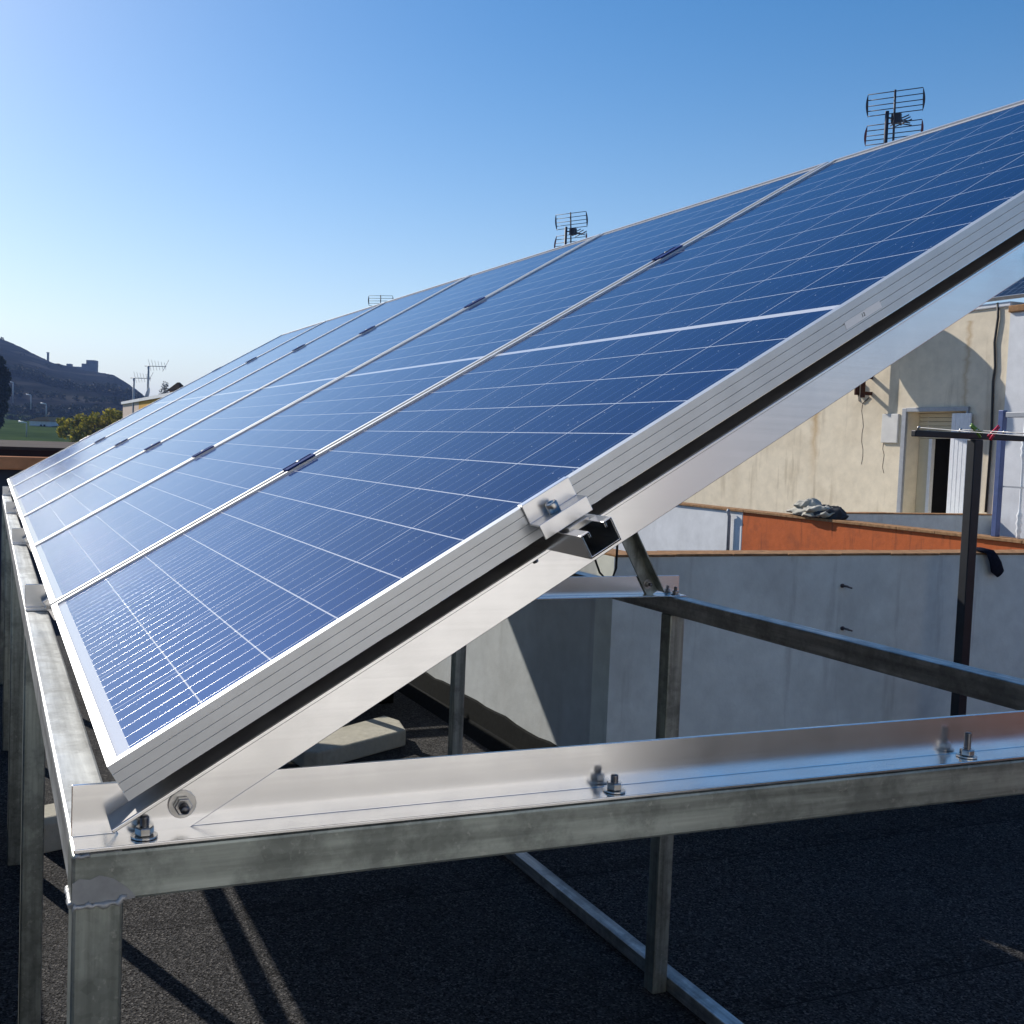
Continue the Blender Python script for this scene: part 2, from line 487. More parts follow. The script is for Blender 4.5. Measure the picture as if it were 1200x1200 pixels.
MAT['sock'] = plain('dark_cloth', (0.010, 0.012, 0.022), 0.9, 0, 0.3, 60)
MAT['rust'] = plain('rusty_iron', (0.07, 0.030, 0.018), 0.85, 0.2, 0.4, 40)
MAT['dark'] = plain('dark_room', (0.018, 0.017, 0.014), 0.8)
MAT['glass_dark'] = plain('window_glass', (0.03, 0.035, 0.04), 0.08, 0, 0.1)
MAT['beige'] = plain('beige_panel', (0.56, 0.50, 0.36), 0.6, 0, 0.06)
MAT['antenna'] = plain('antenna_metal', (0.030, 0.034, 0.050), 0.5, 0.3)
MAT['antenna_red'] = plain('antenna_red_plastic', (0.16, 0.035, 0.03), 0.5, 0)
MAT['label'] = plain('white_sticker', (0.86, 0.87, 0.88), 0.5, 0, 0.03)
MAT['ink'] = plain('grey_ink', (0.10, 0.10, 0.11), 0.6)
MAT['tarp'] = plain('beige_tarpaulin', (0.42, 0.40, 0.34), 0.8, 0, 0.2, 12)

# ------------------------------------------------------------------ roof floor
ZF = -1.25
mb = MB(); mb.box((-16, -7.0, ZF - 0.25), (7.6, 1.6, ZF))
tag(mb.build('roof_floor', MAT['felt']), kind='structure')

def wall_thing(name, label, lo, hi, mat, cope=None, cap_h=0.011, over=0.007, part='wall', bev=0.006):
    """a rendered wall with its own thin coping"""
    t = empty(name, ((lo[0] + hi[0]) / 2, (lo[1] + hi[1]) / 2, lo[2]), label, 'wall')
    mb = MB(); mb.box(lo, hi); mb.build(part, mat, t, bevel=bev)
    if cope:
        mb = MB()
        long_x = (hi[0] - lo[0]) > (hi[1] - lo[1])
        n = max(2, int((hi[0] - lo[0] if long_x else hi[1] - lo[1]) / 0.30))
        for i in range(n):
            j = rnd.uniform(-0.002, 0.002)
            dz = rnd.uniform(-0.0015, 0.0015)
            if long_x:
                a = lo[0] + (hi[0] - lo[0]) * i / n; b = lo[0] + (hi[0] - lo[0]) * (i + 1) / n - 0.003
                mb.box((a, lo[1] - over + j, hi[2] + 0.0005 + dz), (b, hi[1] + over + j, hi[2] + cap_h + dz))
            else:
                a = lo[1] + (hi[1] - lo[1]) * i / n; b = lo[1] + (hi[1] - lo[1]) * (i + 1) / n - 0.003
                mb.box((lo[0] - over + j, a, hi[2] + 0.0005 + dz), (hi[0] + over + j, b, hi[2] + cap_h + dz))
        mb.build('coping', cope, t, bevel=0.003)
    return t

# parapet along the row (sunlit) and the one across it (in shade)
pw = wall_thing('parapet_wall', 'whitish sunlit parapet wall with black felt skirting behind the galvanised rear posts',
                (3.1301, -2.545, ZF), (7.6, -2.40, -0.148), MAT['wall_sunlit'], MAT['tile'], bev=0)
mb = MB()
prof = [(0, 0), (0.09, 0), (0.03, 0.06), (0.012, 0.16), (0, 0.166)]
xs = [3.00 + i * 0.12 for i in range(38)]
rings = []
for x in xs:
    j = rnd.uniform(-0.012, 0.012)
    rings.append([V((x, -2.397 + p[0], ZF + p[1] + (j if p[1] > 0.1 else 0))) for p in prof])
n = len(prof)
vs = [q for r in rings for q in r]; fs = []
for i in range(len(rings) - 1):
    for k in range(n):
        a, b = i * n + k, i * n + (k + 1) % n
        fs.append((a, b, b + n, a + n))
fs += [tuple(range(n)), tuple((len(rings) - 1) * n + k for k in range(n))]
mb.add(vs, fs); mb.build('felt_skirting', MAT['upstand'], pw)

gw = wall_thing('parapet_wall', 'grey shaded parapet wall facing the camera behind the black clothes post',
                (2.99, -7.0, ZF), (3.13, -2.40, -0.148), MAT['wall_shade'], MAT['tile'], bev=0)
for (y, z) in ((-3.648, -0.29), (-3.663, -0.493)):
    mb = MB()
    mb.cyl((2.99, y, z), (2.955, y - 0.005, z), 0.005, 8)
    mb.cyl((2.958, y, z), (2.956, y - 0.03, z - 0.008), 0.0045, 8)
    mb.cyl((2.989, y, z), (2.982, y, z), 0.010, 10)
    mb.build('hook', MAT['steel_dark'], gw)

# orange and white wall further back
ow = empty('boundary_wall', (6.0, -7.1, -3), 'orange and white sunlit wall with a brown coping beyond the grey parapet', 'wall')
mb = MB(); mb.box((-6, -7.16, -3), (8.03, -7.02, -0.275)); mb.build('orange_wall', MAT['wall_orange'], ow, bevel=0.006)
mb = MB(); mb.box((8.032, -7.16, -3), (13.0, -7.018, -0.275)); mb.build('white_wall', MAT['wall_white'], ow, bevel=0.006)
mb = MB()
x = -6
while x < 13:
    j = rnd.uniform(-0.003, 0.003)
    mb.box((x, -7.18 + j, -0.2745 + j * .4), (min(13.0, x + 0.397), -6.998 + j, -0.250 + j * .4)); x += 0.4
mb.build('coping', MAT['tile'], ow, bevel=0.003)
mb = MB()
mb.tube([(8.20, -6.975, -0.262), (8.20, -6.965, -0.28), (8.20, -6.985, -0.33), (8.195, -6.985, -0.9)], 0.018, 10)
mb.build('drain_pipe', MAT['grey_paint'], ow)

wall_thing('terrace_wall', 'low blue-grey wall in shade between the orange wall and the cream house',
           (7.2, -9.49, -3), (7.32, -7.19, -0.225), MAT['wall_shade'], MAT['tile'])

# ------------------------------------------------------------------ cream house
YB = -9.5
house = empty('cream_house', (14, YB - 4, -3), 'cream rendered house with cracked sunlit wall and a half open white window', 'house')
ZR = 1.90
DX0, DX1, DZ0, DZ1 = 7.60, 8.40, -1.2, 0.845      # door opening
mb = MB()
def slab(lo, hi): mb.box(lo, hi)
slab((DX1, YB - 0.3, -3), (25, YB, ZR))
slab((7.14, YB - 0.3, -3), (DX0, YB, ZR))
slab((DX0, YB - 0.3, DZ1), (DX1, YB, ZR))
slab((DX0, YB - 0.3, -3), (DX1, YB, DZ0))
slab((7.14, YB - 8, -3), (7.44, YB - 0.3, ZR))
slab((24.7, YB - 8, -3), (25, YB - 0.3, ZR))
mb.build('wall', MAT['wall_cream'], house)
mb = MB(); mb.box((7.14, YB - 8, ZR), (25.05, YB + 0.02, ZR + 0.05)); mb.build('roof', MAT['wall_white'], house, bevel=0.01)
w = MB()
w.box((DX1 + 0.004, YB + 0.002, -1.2), (DX1 + 0.062, YB + 0.03, DZ1 + 0.045))
w.box((DX0 - 0.03, YB + 0.002, DZ1 + 0.004), (DX1 + 0.002, YB + 0.03, DZ1 + 0.05))
w.box((DX0 - 0.03, YB + 0.002, -1.2), (DX0 - 0.004, YB + 0.03, DZ1 + 0.002))
win = w.build('window', MAT['grey_paint'], house, bevel=0.003)
def sub(name, mat, parent, boxes, bevel=0.002):
    m = MB()
    for b in boxes: m.box(*b)
    return m.build(name, mat, parent, bevel=bevel)
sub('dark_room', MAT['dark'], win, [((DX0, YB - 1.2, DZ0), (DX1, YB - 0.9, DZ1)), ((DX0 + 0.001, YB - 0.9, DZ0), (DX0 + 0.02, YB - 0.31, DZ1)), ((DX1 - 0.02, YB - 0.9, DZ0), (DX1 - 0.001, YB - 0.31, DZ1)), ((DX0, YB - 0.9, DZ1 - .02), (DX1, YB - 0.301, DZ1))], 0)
sl = [((7.62, YB - 0.19, 0.56 + 0.047 * i), (8.395, YB - 0.165 + 0.004 * (i % 2), 0.603 + 0.047 * i)) for i in range(6)]
sub('roller_shutter', MAT['beige'], win, sl)
sub('leaf', MAT['beige'], win, [((8.255, YB - 0.21, DZ0), (8.395, YB - 0.18, 0.555))])
sub('frame', MAT['white_paint'], win, [((8.205, YB - 0.22, DZ0), (8.25, YB - 0.17, 0.555)), ((7.604, YB - 0.23, DZ0), (7.64, YB - 0.165, 0.555))])
sh = MB()
for i in range(9):
    x0 = 7.51 + i * 0.027
    sh.box((x0, YB + 0.032, DZ0), (x0 + 0.0262, YB + 0.052 + 0.002 * (i % 2), DZ1 - 0.02))
sh.build('shutter', MAT['white_paint'], win, bevel=0.002)
# brackets, cover plate, cables and cracks on the wall
mb = MB()
mb.box((9.16, YB + 0.001, 1.06), (9.18, YB + 0.06, 1.24))
mb.build('rusty_bracket', MAT['rust'], house); mb = MB()
mb.box((8.955, YB + 0.001, 1.05), (8.985, YB + 0.15, 1.09)); mb.build('rusty_bracket', MAT['rust'], house); mb = MB(); mb.box((8.955, YB + 0.001, 1.24), (8.985, YB + 0.15, 1.28))
mb.build('rusty_bracket', MAT['rust'], house)
mb = MB(); mb.box((8.52, YB + 0.001, 0.50), (8.76, YB + 0.025, 0.83)); mb.build('cover_plate', plain('cover_plate_grey', (0.60, 0.58, 0.54), 0.6, 0, 0.1, 6), house, bevel=0.004)
mb = MB()
mb.tube([(7.30, YB + 0.016, 1.95), (7.285, YB + 0.016, 1.80), (7.31, YB + 0.014, 1.55), (7.285, YB + 0.014, 1.3), (7.30, YB + 0.012, 1.15), (7.28, YB + 0.012, 0.6), (7.29, YB + 0.012, -0.2)], 0.012, 8)
mb.build('wall_cable', MAT['cable'], house); mb = MB()
mb.tube([(9.17, YB + 0.008, 1.06), (9.15, YB + 0.008, 0.99), (9.09, YB + 0.008, 0.96), (8.99, YB + 0.008, 1.03)], 0.006, 6)
mb.build('wall_cable', MAT['cable'], house)
mb = MB()
def crack(pts, r):
    m_ = MB(); m_.tube([V(p) for p in pts], r, 5); m_.build('wall_crack', MAT['rust'], house)
crack([(9.10 + 0.015 * math.sin(i * 1.7) - 0.006 * i, YB + 0.0, 0.96 - 0.09 * i) for i in range(9)], 0.003)
crack([(8.74 - 0.004 * i + 0.014 * math.sin(i * 2.1), YB + 0.0, 0.50 - 0.07 * i) for i in range(6)], 0.003)
crack([(8.74 + 0.012 * math.sin(i * 2.3), YB + 0.0, 0.84 - 0.055 * i) for i in range(6)], 0.003)
# rain stain under the eave (its own dirty patch of render)
# satellite dish and mast on the wall, its shadow falls across the window
def dish(org, R_, aim, name, mat, parent):
    m = MB()
    prof = []
    n = 8
    for i in range(n + 1):
        t = i / n; prof.append((max(0.002, R_ * t), -0.28 * R_ + 0.28 * R_ * t * t))
    for i in range(n, -1, -1):
        t = i / n; prof.append((max(0.002, R_ * t) * 1.0, -0.28 * R_ + 0.28 * R_ * t * t - 0.012))
    m.lathe(org, aim, prof, 36)
    return m.build(name, mat, parent)

# solar panel on the cream house's roof is made further down, with the others' builder

# white house to the right
wh = empty('white_house', (-4, -12, -3), 'white rendered house wall at the right edge beyond the balusters', 'house')
mb = MB(); mb.box((-11.5, -17, -3), (7.13, YB + 0.03, 1.83)); mb.build('wall', MAT['wall_white'], wh)
mb = MB(); mb.box((-11.55, -17.05, 1.83), (7.135, YB + 0.06, 1.90)); mb.build('roof', MAT['tile'], wh, bevel=0.01)

# unseen mauve house added behind the camera to tone the metal's reflections
mh = empty('added_mauve_house', (-20, -16, -5), 'unseen mauve house added behind the camera for the metal to reflect', 'house')
mb = MB(); mb.box((-26, -30, -5), (-16, -6.5, 2.6)); mb.build('wall', plaster('plaster_mauve', (0.26, 0.24, 0.265), amount=0.2), mh)
mb = MB(); mb.box((-26.3, -30.3, 2.6), (-15.7, -6.2, 2.8)); mb.build('roof', MAT['tile'], mh, bevel=0.02)
for k in range(5):
    y = -9.0 - 4.4 * k
    for z in (-3.4, 0.4):
        mb = MB(); mb.box((-15.999, y - 0.6, z), (-15.95, y + 0.6, z + 1.5)); mb.build('window', MAT['glass_dark'], mh)

# unseen hut added behind the camera: a bright wall for bare metal to mirror
hut = empty('reflector_hut', (-4.8, 0, ZF), 'unseen cream hut added behind the camera to brighten the bare metal', 'building')
mb = MB(); mb.box((-6.5, -2.75, ZF), (-3.2, 1.5, 2.2)); mb.build('wall', plaster('plaster_pale', (0.64, 0.635, 0.62), amount=0.05, streaks=0.1), hut)
mb = MB(); mb.box((-6.6, -2.85, 2.2), (-3.1, 1.6, 2.3)); mb.build('roof', MAT['tile'], hut, bevel=0.01)
mb = MB(); mb.box((-3.199, 0.55, ZF), (-3.16, 1.4, 0.75)); mb.build('door', MAT['grey_paint'], hut, bevel=0.004)

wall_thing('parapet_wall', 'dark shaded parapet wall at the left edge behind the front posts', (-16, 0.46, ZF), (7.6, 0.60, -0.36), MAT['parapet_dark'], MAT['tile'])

# balustrade on the orange wall
bal = empty('balustrade', (4.0, -7.09, -0.25), 'white wrought balustrade with turned balusters and a blue-grey end post', 'railing')
mb = MB(); mb.box((5.075, -7.10, -0.249), (5.120, -7.055, 0.715)); mb.build('post', MAT['blue_grey'], bal, bevel=0.004)
mb = MB(); mb.box((1.5, -7.105, 0.66), (5.055, -7.055, 0.70)); mb.build('handrail', MAT['grey_paint'], bal, bevel=0.004)
mb = MB(); mb.box((1.5, -7.09, 0.13), (5.055, -7.07, 0.142)); mb.build('middle_bar', MAT['grey_paint'], bal)
m = MB()
pr_ = [(0.009, -0.25), (0.016, -0.235), (0.011, -0.215), (0.021, -0.19), (0.013, -0.165), (0.024, -0.135), (0.015, -0.105), (0.022, -0.075), (0.011, -0.045), (0.009, -0.02),
       (0.009, 0.33), (0.012, 0.35), (0.022, 0.375), (0.014, 0.40), (0.024, 0.43), (0.014, 0.455), (0.020, 0.475), (0.010, 0.50), (0.009, 0.66)]
m.lathe((4.90, -7.08, 0), EZ, pr_, 12)
b0 = m.build('baluster', MAT['white_paint'], bal)
for i in range(1, 22):
    c = b0.copy(); COL.objects.link(c); c.parent = bal; c.location.x = -0.145 * i

# crumpled tarpaulin on the orange wall
mb = MB()
from mathutils.noise import noise as mn_
def fold(cx, cy, cz, lx, ly, lz, seed, rz=0):
    r2 = random.Random(seed)
    nu, nv_ = 60, 30
    vs, fs = [], []
    ph = [r2.uniform(0, 6.28) for _ in range(6)]
    for i in range(nu):
        for j in range(nv_):
            a = 2 * math.pi * i / nu; b = math.pi * j / (nv_ - 1)
            w_ = 1 + 0.16 * math.sin(3 * a + ph[0] + 2 * b) + 0.10 * math.sin(7 * a + ph[1]) * math.sin(b * 3 + ph[2]) + 0.06 * math.sin(11 * a + 5 * b + ph[3])
            x = lx * math.sin(b) * math.cos(a) * w_; y = ly * math.sin(b) * math.sin(a) * w_; z = lz * math.cos(b) * (1 + 0.2 * math.sin(4 * a + ph[4]))
            wr = mn_(V((x * 9 + seed, y * 14, z * 16))) * 0.022 + abs(mn_(V((x * 22, y * 26 + seed, z * 30)))) * 0.016
            x += wr * math.sin(b) * math.cos(a); z += wr * 1.2
            if z < -lz * 0.45: z = -lz * 0.45
            vs.append((cx + x * math.cos(rz) - y * math.sin(rz), cy + x * math.sin(rz) + y * math.cos(rz), cz + z))
    for i in range(nu):
        for j in range(nv_ - 1):
            a, b = i * nv_ + j, ((i + 1) % nu) * nv_ + j
            fs.append((a, b, b + 1, a + 1))
    mb.add(vs, fs, True)
fold(7.10, -7.07, -0.222, 0.30, 0.11, 0.045, 5, -0.05)
fold(7.15, -7.09, -0.150, 0.13, 0.08, 0.050, 9, 0.5)
fold(6.97, -7.05, -0.185, 0.17, 0.10, 0.035, 21, 0.25)
tp = tag(mb.build('tarpaulin', MAT['tarp'], None, origin=(7.05, -7.09, -0.25)), 'crumpled beige tarpaulin with its shaded side as a dark grey fold lying on top of the orange wall', 'tarpaulin')
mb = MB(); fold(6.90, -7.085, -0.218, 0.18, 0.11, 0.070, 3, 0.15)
ln_ = mb.build('shaded_side', plain('shaded_side_grey', (0.045, 0.047, 0.052), 0.8, 0, 0.3, 14), tp)  # dark grey fold stands in for the shade on the tarpaulin's side

# clothes line
cl = empty('clothes_post', (2.7, -4.11, ZF), 'black steel clothes-line post with a crossbar standing before the grey parapet', 'clothes post')
mb = MB(); mb.box((2.677, -4.135, ZF), (2.723, -4.083, 0.417)); mb.build('post', MAT['black_paint'], cl, bevel=0.004)
mb = MB(); mb.box((2.686, -4.95, 0.4185), (2.714, -3.735, 0.447)); mb.build('crossbar', MAT['black_paint'], cl, bevel=0.004)
mb = MB(); mb.box((2.60, -4.18, ZF), (2.80, -4.04, ZF + 0.012)); mb.build('foot_plate', MAT['black_paint'], cl)
for y in (-3.76, -4.01, -4.28, -4.60):
    mb = MB(); mb.tube([(2.7, y, 0.448), (2.7, y, 0.459), (2.69, y, 0.463)], 0.004, 6); mb.build('hook', MAT['steel'], cl)
ws = MB()
for k, (y, sag) in enumerate(((-3.76, 0.10), (-4.01, 0.07), (-4.28, 0.12), (-4.60, 0.09))):
    ws.tube([(2.7 - 5.6 * i / 20, y, 0.460 - sag * 4 * (i / 20) * (1 - i / 20)) for i in range(21)], 0.0022, 6)
tag(ws.build('clothes_lines', MAT['wire'], None, origin=(2.7, -4.2, 0.466)), 'grey clothes-line wires strung from the black crossbar', 'clothes line')
cp2 = copy_tree(cl); cp2.location.x -= 5.65
cp2['label'] = 'black clothes-line post at the far end of the wires behind the camera'

def peg(p, d, mat, label):
    t = empty('clothes_peg', p, label, 'clothes peg', 'clothes pegs on the line')
    d = V(d).normalized(); s = d.cross(EX).normalized()
    for sg in (-1, 1):
        m = MB()
        a = V(p) - d * 0.040 + s * sg * 0.010; b = V(p) + d * 0.02 + s * sg * 0.0035; c = V(p) + d * 0.040 + s * sg * 0.005
        m.tube([a, b, c], [0.0065, 0.006, 0.004], 6)
        m.build('jaw', mat, t)
    m = MB(); m.tube([V(p) + s * 0.009, V(p) - s * 0.009], 0.006, 8); m.build('spring', MAT['steel'], t)
peg((2.62, -4.13, 0.452), (0, -0.75, 0.75), MAT['red'], 'red clothes peg clipped on the line by the black post')
peg((2.62, -4.02, 0.458), (0, 0.75, 0.5), MAT['green'], 'green clothes peg clipped left of the black post')
# dark sock over the parapet
mb = MB()
pts = [(3.08, -4.54, -0.126), (3.02, -4.545, -0.123), (2.962, -4.55, -0.13), (2.95, -4.565, -0.165), (2.955, -4.59, -0.205), (2.958, -4.625, -0.24)]
for i, p in enumerate(pts): pass
def ribbon(pts, wid, th):
    ring = []
    n = 12
    for i, p in enumerate(pts):
        p = V(p); t = (V(pts[min(i + 1, len(pts) - 1)]) - V(pts[max(0, i - 1)])).normalized()
        s = (EY - t * EY.dot(t)).normalized(); nn_ = s.cross(t)
        w_ = wid * (1 + 0.12 * math.sin(i * 1.9)) * (0.75 if i in (0, len(pts) - 1) else 1)
        ring.append([p + s * math.cos(2 * math.pi * k / n) * w_ + nn_ * math.sin(2 * math.pi * k / n) * th for k in range(n)])
    vs = [q for r in ring for q in r]; fs = []
    for i in range(len(ring) - 1):
        for k in range(n):
            a, b = i * n + k, i * n + (k + 1) % n; fs.append((a, b, b + n, a + n))
    fs += [tuple(range(n)), tuple((len(ring) - 1) * n + k for k in range(n))]
    mb.add(vs, fs, True)
ribbon(pts, 0.036, 0.010)
tag(mb.build('sock', MAT['sock'], None, origin=(2.96, -4.56, -0.15)), 'dark sock draped over the grey parapet beside the black post', 'sock')

# ------------------------------------------------------------------ support frame (welded, one thing)
TX = [0.0, 1.50, 2.99, 4.48, 5.95]           # stations of the five triangles
XN = 0.04                                    # near face of the near cross tube
ZT, ZB = -0.0965, -0.1475                    # top and underside of the frame
Y0, Y1 = 0.0265, -0.0235                       # front long tube
YR0, YR1 = -1.690, -1.740                    # rear long tube
XE = XN + TX[-1] + 0.05
def hollow(t=0.0025, s=0.025):
    return None
fr = empty('support_frame', (3.0, -0.85, ZF), 'welded galvanised steel frame of square tubes and posts carrying the solar array', 'frame')
mb = MB(); mb.box((XN + 0.0005, Y1, ZB), (XE, Y0, ZT)); mb.build('front_beam', MAT['galv_x'], fr, bevel=0.0035)
mb = MB(); mb.box((XN + 0.0005, YR1, ZB), (XE, YR0, ZT)); mb.build('rear_beam', MAT['galv_x'], fr, bevel=0.0035)
for i, tx in enumerate(TX):
    x0 = XN + tx
    mb = MB()
    if i == 0: mb.box((x0, YR1 + 0.001, ZB + 0.0003), (x0 + 0.05, Y0 + 0.0008, ZT - 0.0003))
    elif i == 4: mb.box((x0, YR0 + 0.001, ZB + 0.0003), (x0 + 0.05, Y1 - 0.001, ZT - 0.0003))
    if mb.v: mb.build('cross_tube', MAT['galv_y'], fr, bevel=0.0035)
    for (a, b) in ((Y1 + 0.001, Y0 - 0.0005), (YR1 + 0.001, YR0 - 0.001)):
        mb = MB(); mb.box((x0 + 0.0012, a, ZF + 0.001), (x0 + 0.0488, b, ZB - 0.0005)); mb.build('post', MAT['galv_z'], fr, bevel=0.0035)
mb = MB(); mb.box((XN - 0.9, YR1 - 0.052, ZF + 0.002), (3.0, YR1 - 0.002, ZF + 0.045)); mb.build('floor_rail', MAT['galv_x'], fr, bevel=0.003)
# weld beads of the near corner
mb = MB()
pts = []
for i in range(15):
    t = i / 14
    pts.append((XN - 0.0005, Y0 - 0.001 - t * 0.05, ZB - 0.001 + rnd.uniform(-0.0010, 0.0022) + (0.003 if i > 12 else 0)))
mb.tube(pts, [0.0028 + rnd.uniform(-0.0010, 0.0016) for i in range(15)], 8)
mb.build('weld', MAT['weld'], fr); mb = MB()
pts = [(XN + 0.048 * i / 14 + 0.001, Y0 + 0.0008, ZB + 0.0012 * math.sin(i * 2.1)) for i in range(15)]
mb.tube(pts, [0.003 + 0.001 * math.sin(i * 2.7) for i in range(15)], 8)
mb.build('weld', MAT['weld'], fr); mb = MB()
pts = [(XN - 0.0004, Y0 - 0.002 - 0.014 * i / 5, ZT - 0.002 + 0.0008 * math.sin(i * 2.0)) for i in range(6)]
mb.tube(pts, 0.0022, 6)
mb.build('weld', MAT['weld'], fr)
mb = MB()
pz = [(0.0262, -0.1460), (0.0262, -0.1250), (0.020, -0.1205), (0.010, -0.1225), (0.001, -0.1190), (-0.012, -0.1235), (-0.022, -0.1310), (-0.031, -0.1395), (-0.034, -0.1450), (-0.028, -0.1462)]
mb.prism(pz, (XN - 0.0004, 0, 0), EY, EZ, EX, 0.0008)
mb.build('zinc_patch', plain('zinc_spray', (0.33, 0.335, 0.33), 0.6, 0.4, 0.12, 60), fr)

# ------------------------------------------------------------------ mounting triangles
def bolt_parts(root, c, ax, stud=0.030, r=0.005, washer=0.0135, nut=0.0095):
    ax = V(ax).normalized(); c = V(c)
    m = MB()
    prof = []
    n = int(stud / 0.0011)
    for i in range(n):
        prof.append((r * (0.97 if i % 2 else 0.84), i * stud / n))
    prof.append((r * 0.7, stud))
    m.lathe(c, ax, prof, 14)
    b = m.build('bolt', MAT['steel_dark'], root)
    m = MB(); m.lathe(c, ax, [(washer, 0.0003), (washer, 0.0024)], 24, False); m.build('washer', MAT['steel'], b, bevel=0.0005)
    m = MB(); m.lathe(c + ax * 0.0025, ax, [(nut * 0.9, 0), (nut, 0.0012), (nut, 0.0072), (nut * 0.9, 0.0085)], 6, False)
    m.build('nut', MAT['steel'], b, bevel=0.0004)
    return b

RB, RT = -0.0676, -0.0402          # underside and top of the rails, measured off the face
RV = (0.529, 1.472)                # the two rails' places up the slope
tri = empty('mounting_triangle', (0.06, -0.85, ZT), 'nearest aluminium mounting triangle of angles and bolts at the near end of the array', 'bracket', 'mounting triangles under the solar array')
# base angle: flat leg towards the camera, upright leg at the back
t_ = 0.004
m = MB()
m.prism([(0, 0), (0.0415, 0), (0.0415, 0.056), (0.0375, 0.056), (0.0375, 0.004), (0, 0.004)], (XN + 0.0005, Y0 - 0.001, ZT + 0.0006), EX, EZ, -EY, 1.765)
m.build('base_angle', MAT['alu_y'], tri, bevel=0.0008)
# slope angle: upright leg in front of the base angle, flange under the rails
m = MB()
m.prism([(0, 0), (0.042, 0), (0.042, -0.058), (0.038, -0.058), (0.038, -0.004), (0, -0.004)], PF(0.0360, -0.0300, RB - 0.0008), EX, N_, S_, 1.985)
sa = m.build('slope_angle', MAT['alu_slope'], tri, bevel=0.0008)
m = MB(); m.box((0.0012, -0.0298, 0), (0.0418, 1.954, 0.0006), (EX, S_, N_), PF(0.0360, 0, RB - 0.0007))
m.build('flange_strip', MAT['flange_dark'], tri)  # dark strip added over the flange; makes its top dark grey
# strut square to the slope
sv = V((0.0, 0.5070, 0.8620)).normalized()
sb = V((0.0738, -1.650, ZT + 0.006))
U_ = V((1, 0, 0)); Wd = sv.cross(U_).normalized()
tl = 0.80
m = MB()
m.prism([(0, -0.020), (-0.036, -0.020), (-0.036, -0.016), (-0.004, -0.016), (-0.004, 0.020), (0, 0.020)], sb + V((0.002, 0, 0.0)), U_, Wd, sv, tl)
m.build('strut', MAT['galv_z'], tri, bevel=0.0008)
bolt_parts(tri, sb + sv * 0.035 + V((-0.0025, 0, 0)) + Wd * 0.004, (-1, 0, 0), 0.02)
bolt_parts(tri, (0.0736, -0.083, -0.0665), (-1, 0, 0), 0.022, 0.0052, 0.0145)
for y, s in ((-0.0435, 0.022), (-0.59, 0.020), (-1.152, 0.034), (-1.715, 0.022)):
    bolt_parts(tri, (0.0585, y, ZT + 0.0048), (0, 0, 1), s)
tri_labels = ['second mounting triangle from the camera, its base angle ending on the dark rear beam',
              'third mounting triangle from the camera, base end showing beside the front beam',
              'fourth mounting triangle from the camera, under the far half of the array',
              'farthest mounting triangle, under the far end of the array']
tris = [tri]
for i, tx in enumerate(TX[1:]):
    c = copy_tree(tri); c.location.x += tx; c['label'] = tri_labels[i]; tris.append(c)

# ------------------------------------------------------------------ rails
def rail(v, label):
    t = empty('mounting_rail', PF(3.0, v, RB), label, 'rail', 'mounting rails under the solar array')
    h = RT - RB
    hw = 0.0205
    p = [(-hw, 0), (hw, 0), (hw, h), (hw - 0.011, h), (hw - 0.011, h - 0.007), (hw - 0.0085, h - 0.007), (hw - 0.0085, h - 0.0022), (hw - 0.0022, h - 0.0022), (hw - 0.0022, 0.0022)]
    p = p + [(-a, b) for (a, b) in reversed(p[2:])]
    m = MB()
    m.prism(p, PF(-0.064, v, RB), S_, N_, EX, 6.075 + 0.12)
    m.build('channel', MAT['alu_x'], t, bevel=0.0006)
    m = MB()
    m.box((-0.030, -0.014, 0.022), (-0.008, 0.014, 0.030), (EX, S_, N_), PF(0, v, RB))
    m.build('channel_nut', MAT['steel'], t, bevel=0.001)
    for tx in TX:
        b = MB(); c = PF(0.055 + tx, v - 0.03, RB - 0.0046)
        b.lathe(c, -N_, [(0.0062, 0), (0.0062, 0.0045), (0.0035, 0.0047), (0.0035, 0.009)], 6, False)
        b.build('bolt', MAT['steel_dark'], t)
rail(RV[0], 'lower aluminium channel rail with its open end sticking out beyond the panel edge')
rail(RV[1], 'upper aluminium channel rail behind the top half of the array')

# ------------------------------------------------------------------ solar panels
LM = Matrix(((-1, 0, 0, 0), (0, S_.y, N_.y, 0), (0, S_.z, N_.z, 0), (0, 0, 0, 1)))
T_ = 0.040
def sweep_frame(wid, ln, prof):
    m = MB()
    n = len(prof)
    cs = [((0, 0), (1, 1)), ((wid, 0), (-1, 1)), ((wid, ln), (-1, -1)), ((0, ln), (1, -1))]
    vs, fs = [], []
    for (c, d) in cs:
        for (o, h) in prof: vs.append((c[0] + d[0] * o, c[1] + d[1] * o, h))
    for k in range(4):
        for i in range(n):
            a = k * n + i; b = k * n + (i + 1) % n
            c = ((k + 1) % 4) * n + (i + 1) % n; d = ((k + 1) % 4) * n + i
            fs.append((a, b, c, d))
    m.add(vs, fs)
    return m
def g(h): return [(0, h + 0.0008), (0.0011, h + 0.0004), (0.0011, h - 0.0004), (0, h - 0.0008)]
prof = [(0, 0)] + g(-0.0090) + g(-0.0195) + g(-0.0295) + [(0, -T_), (0.028, -T_), (0.028, -T_ + 0.0015), (0.0016, -T_ + 0.0015), (0.0016, -0.0085), (0.0110, -0.0085), (0.0110, -0.0077), (0.0030, -0.0077), (0.0030, -0.0034), (0.0110, -0.0034), (0.0110, 0)]
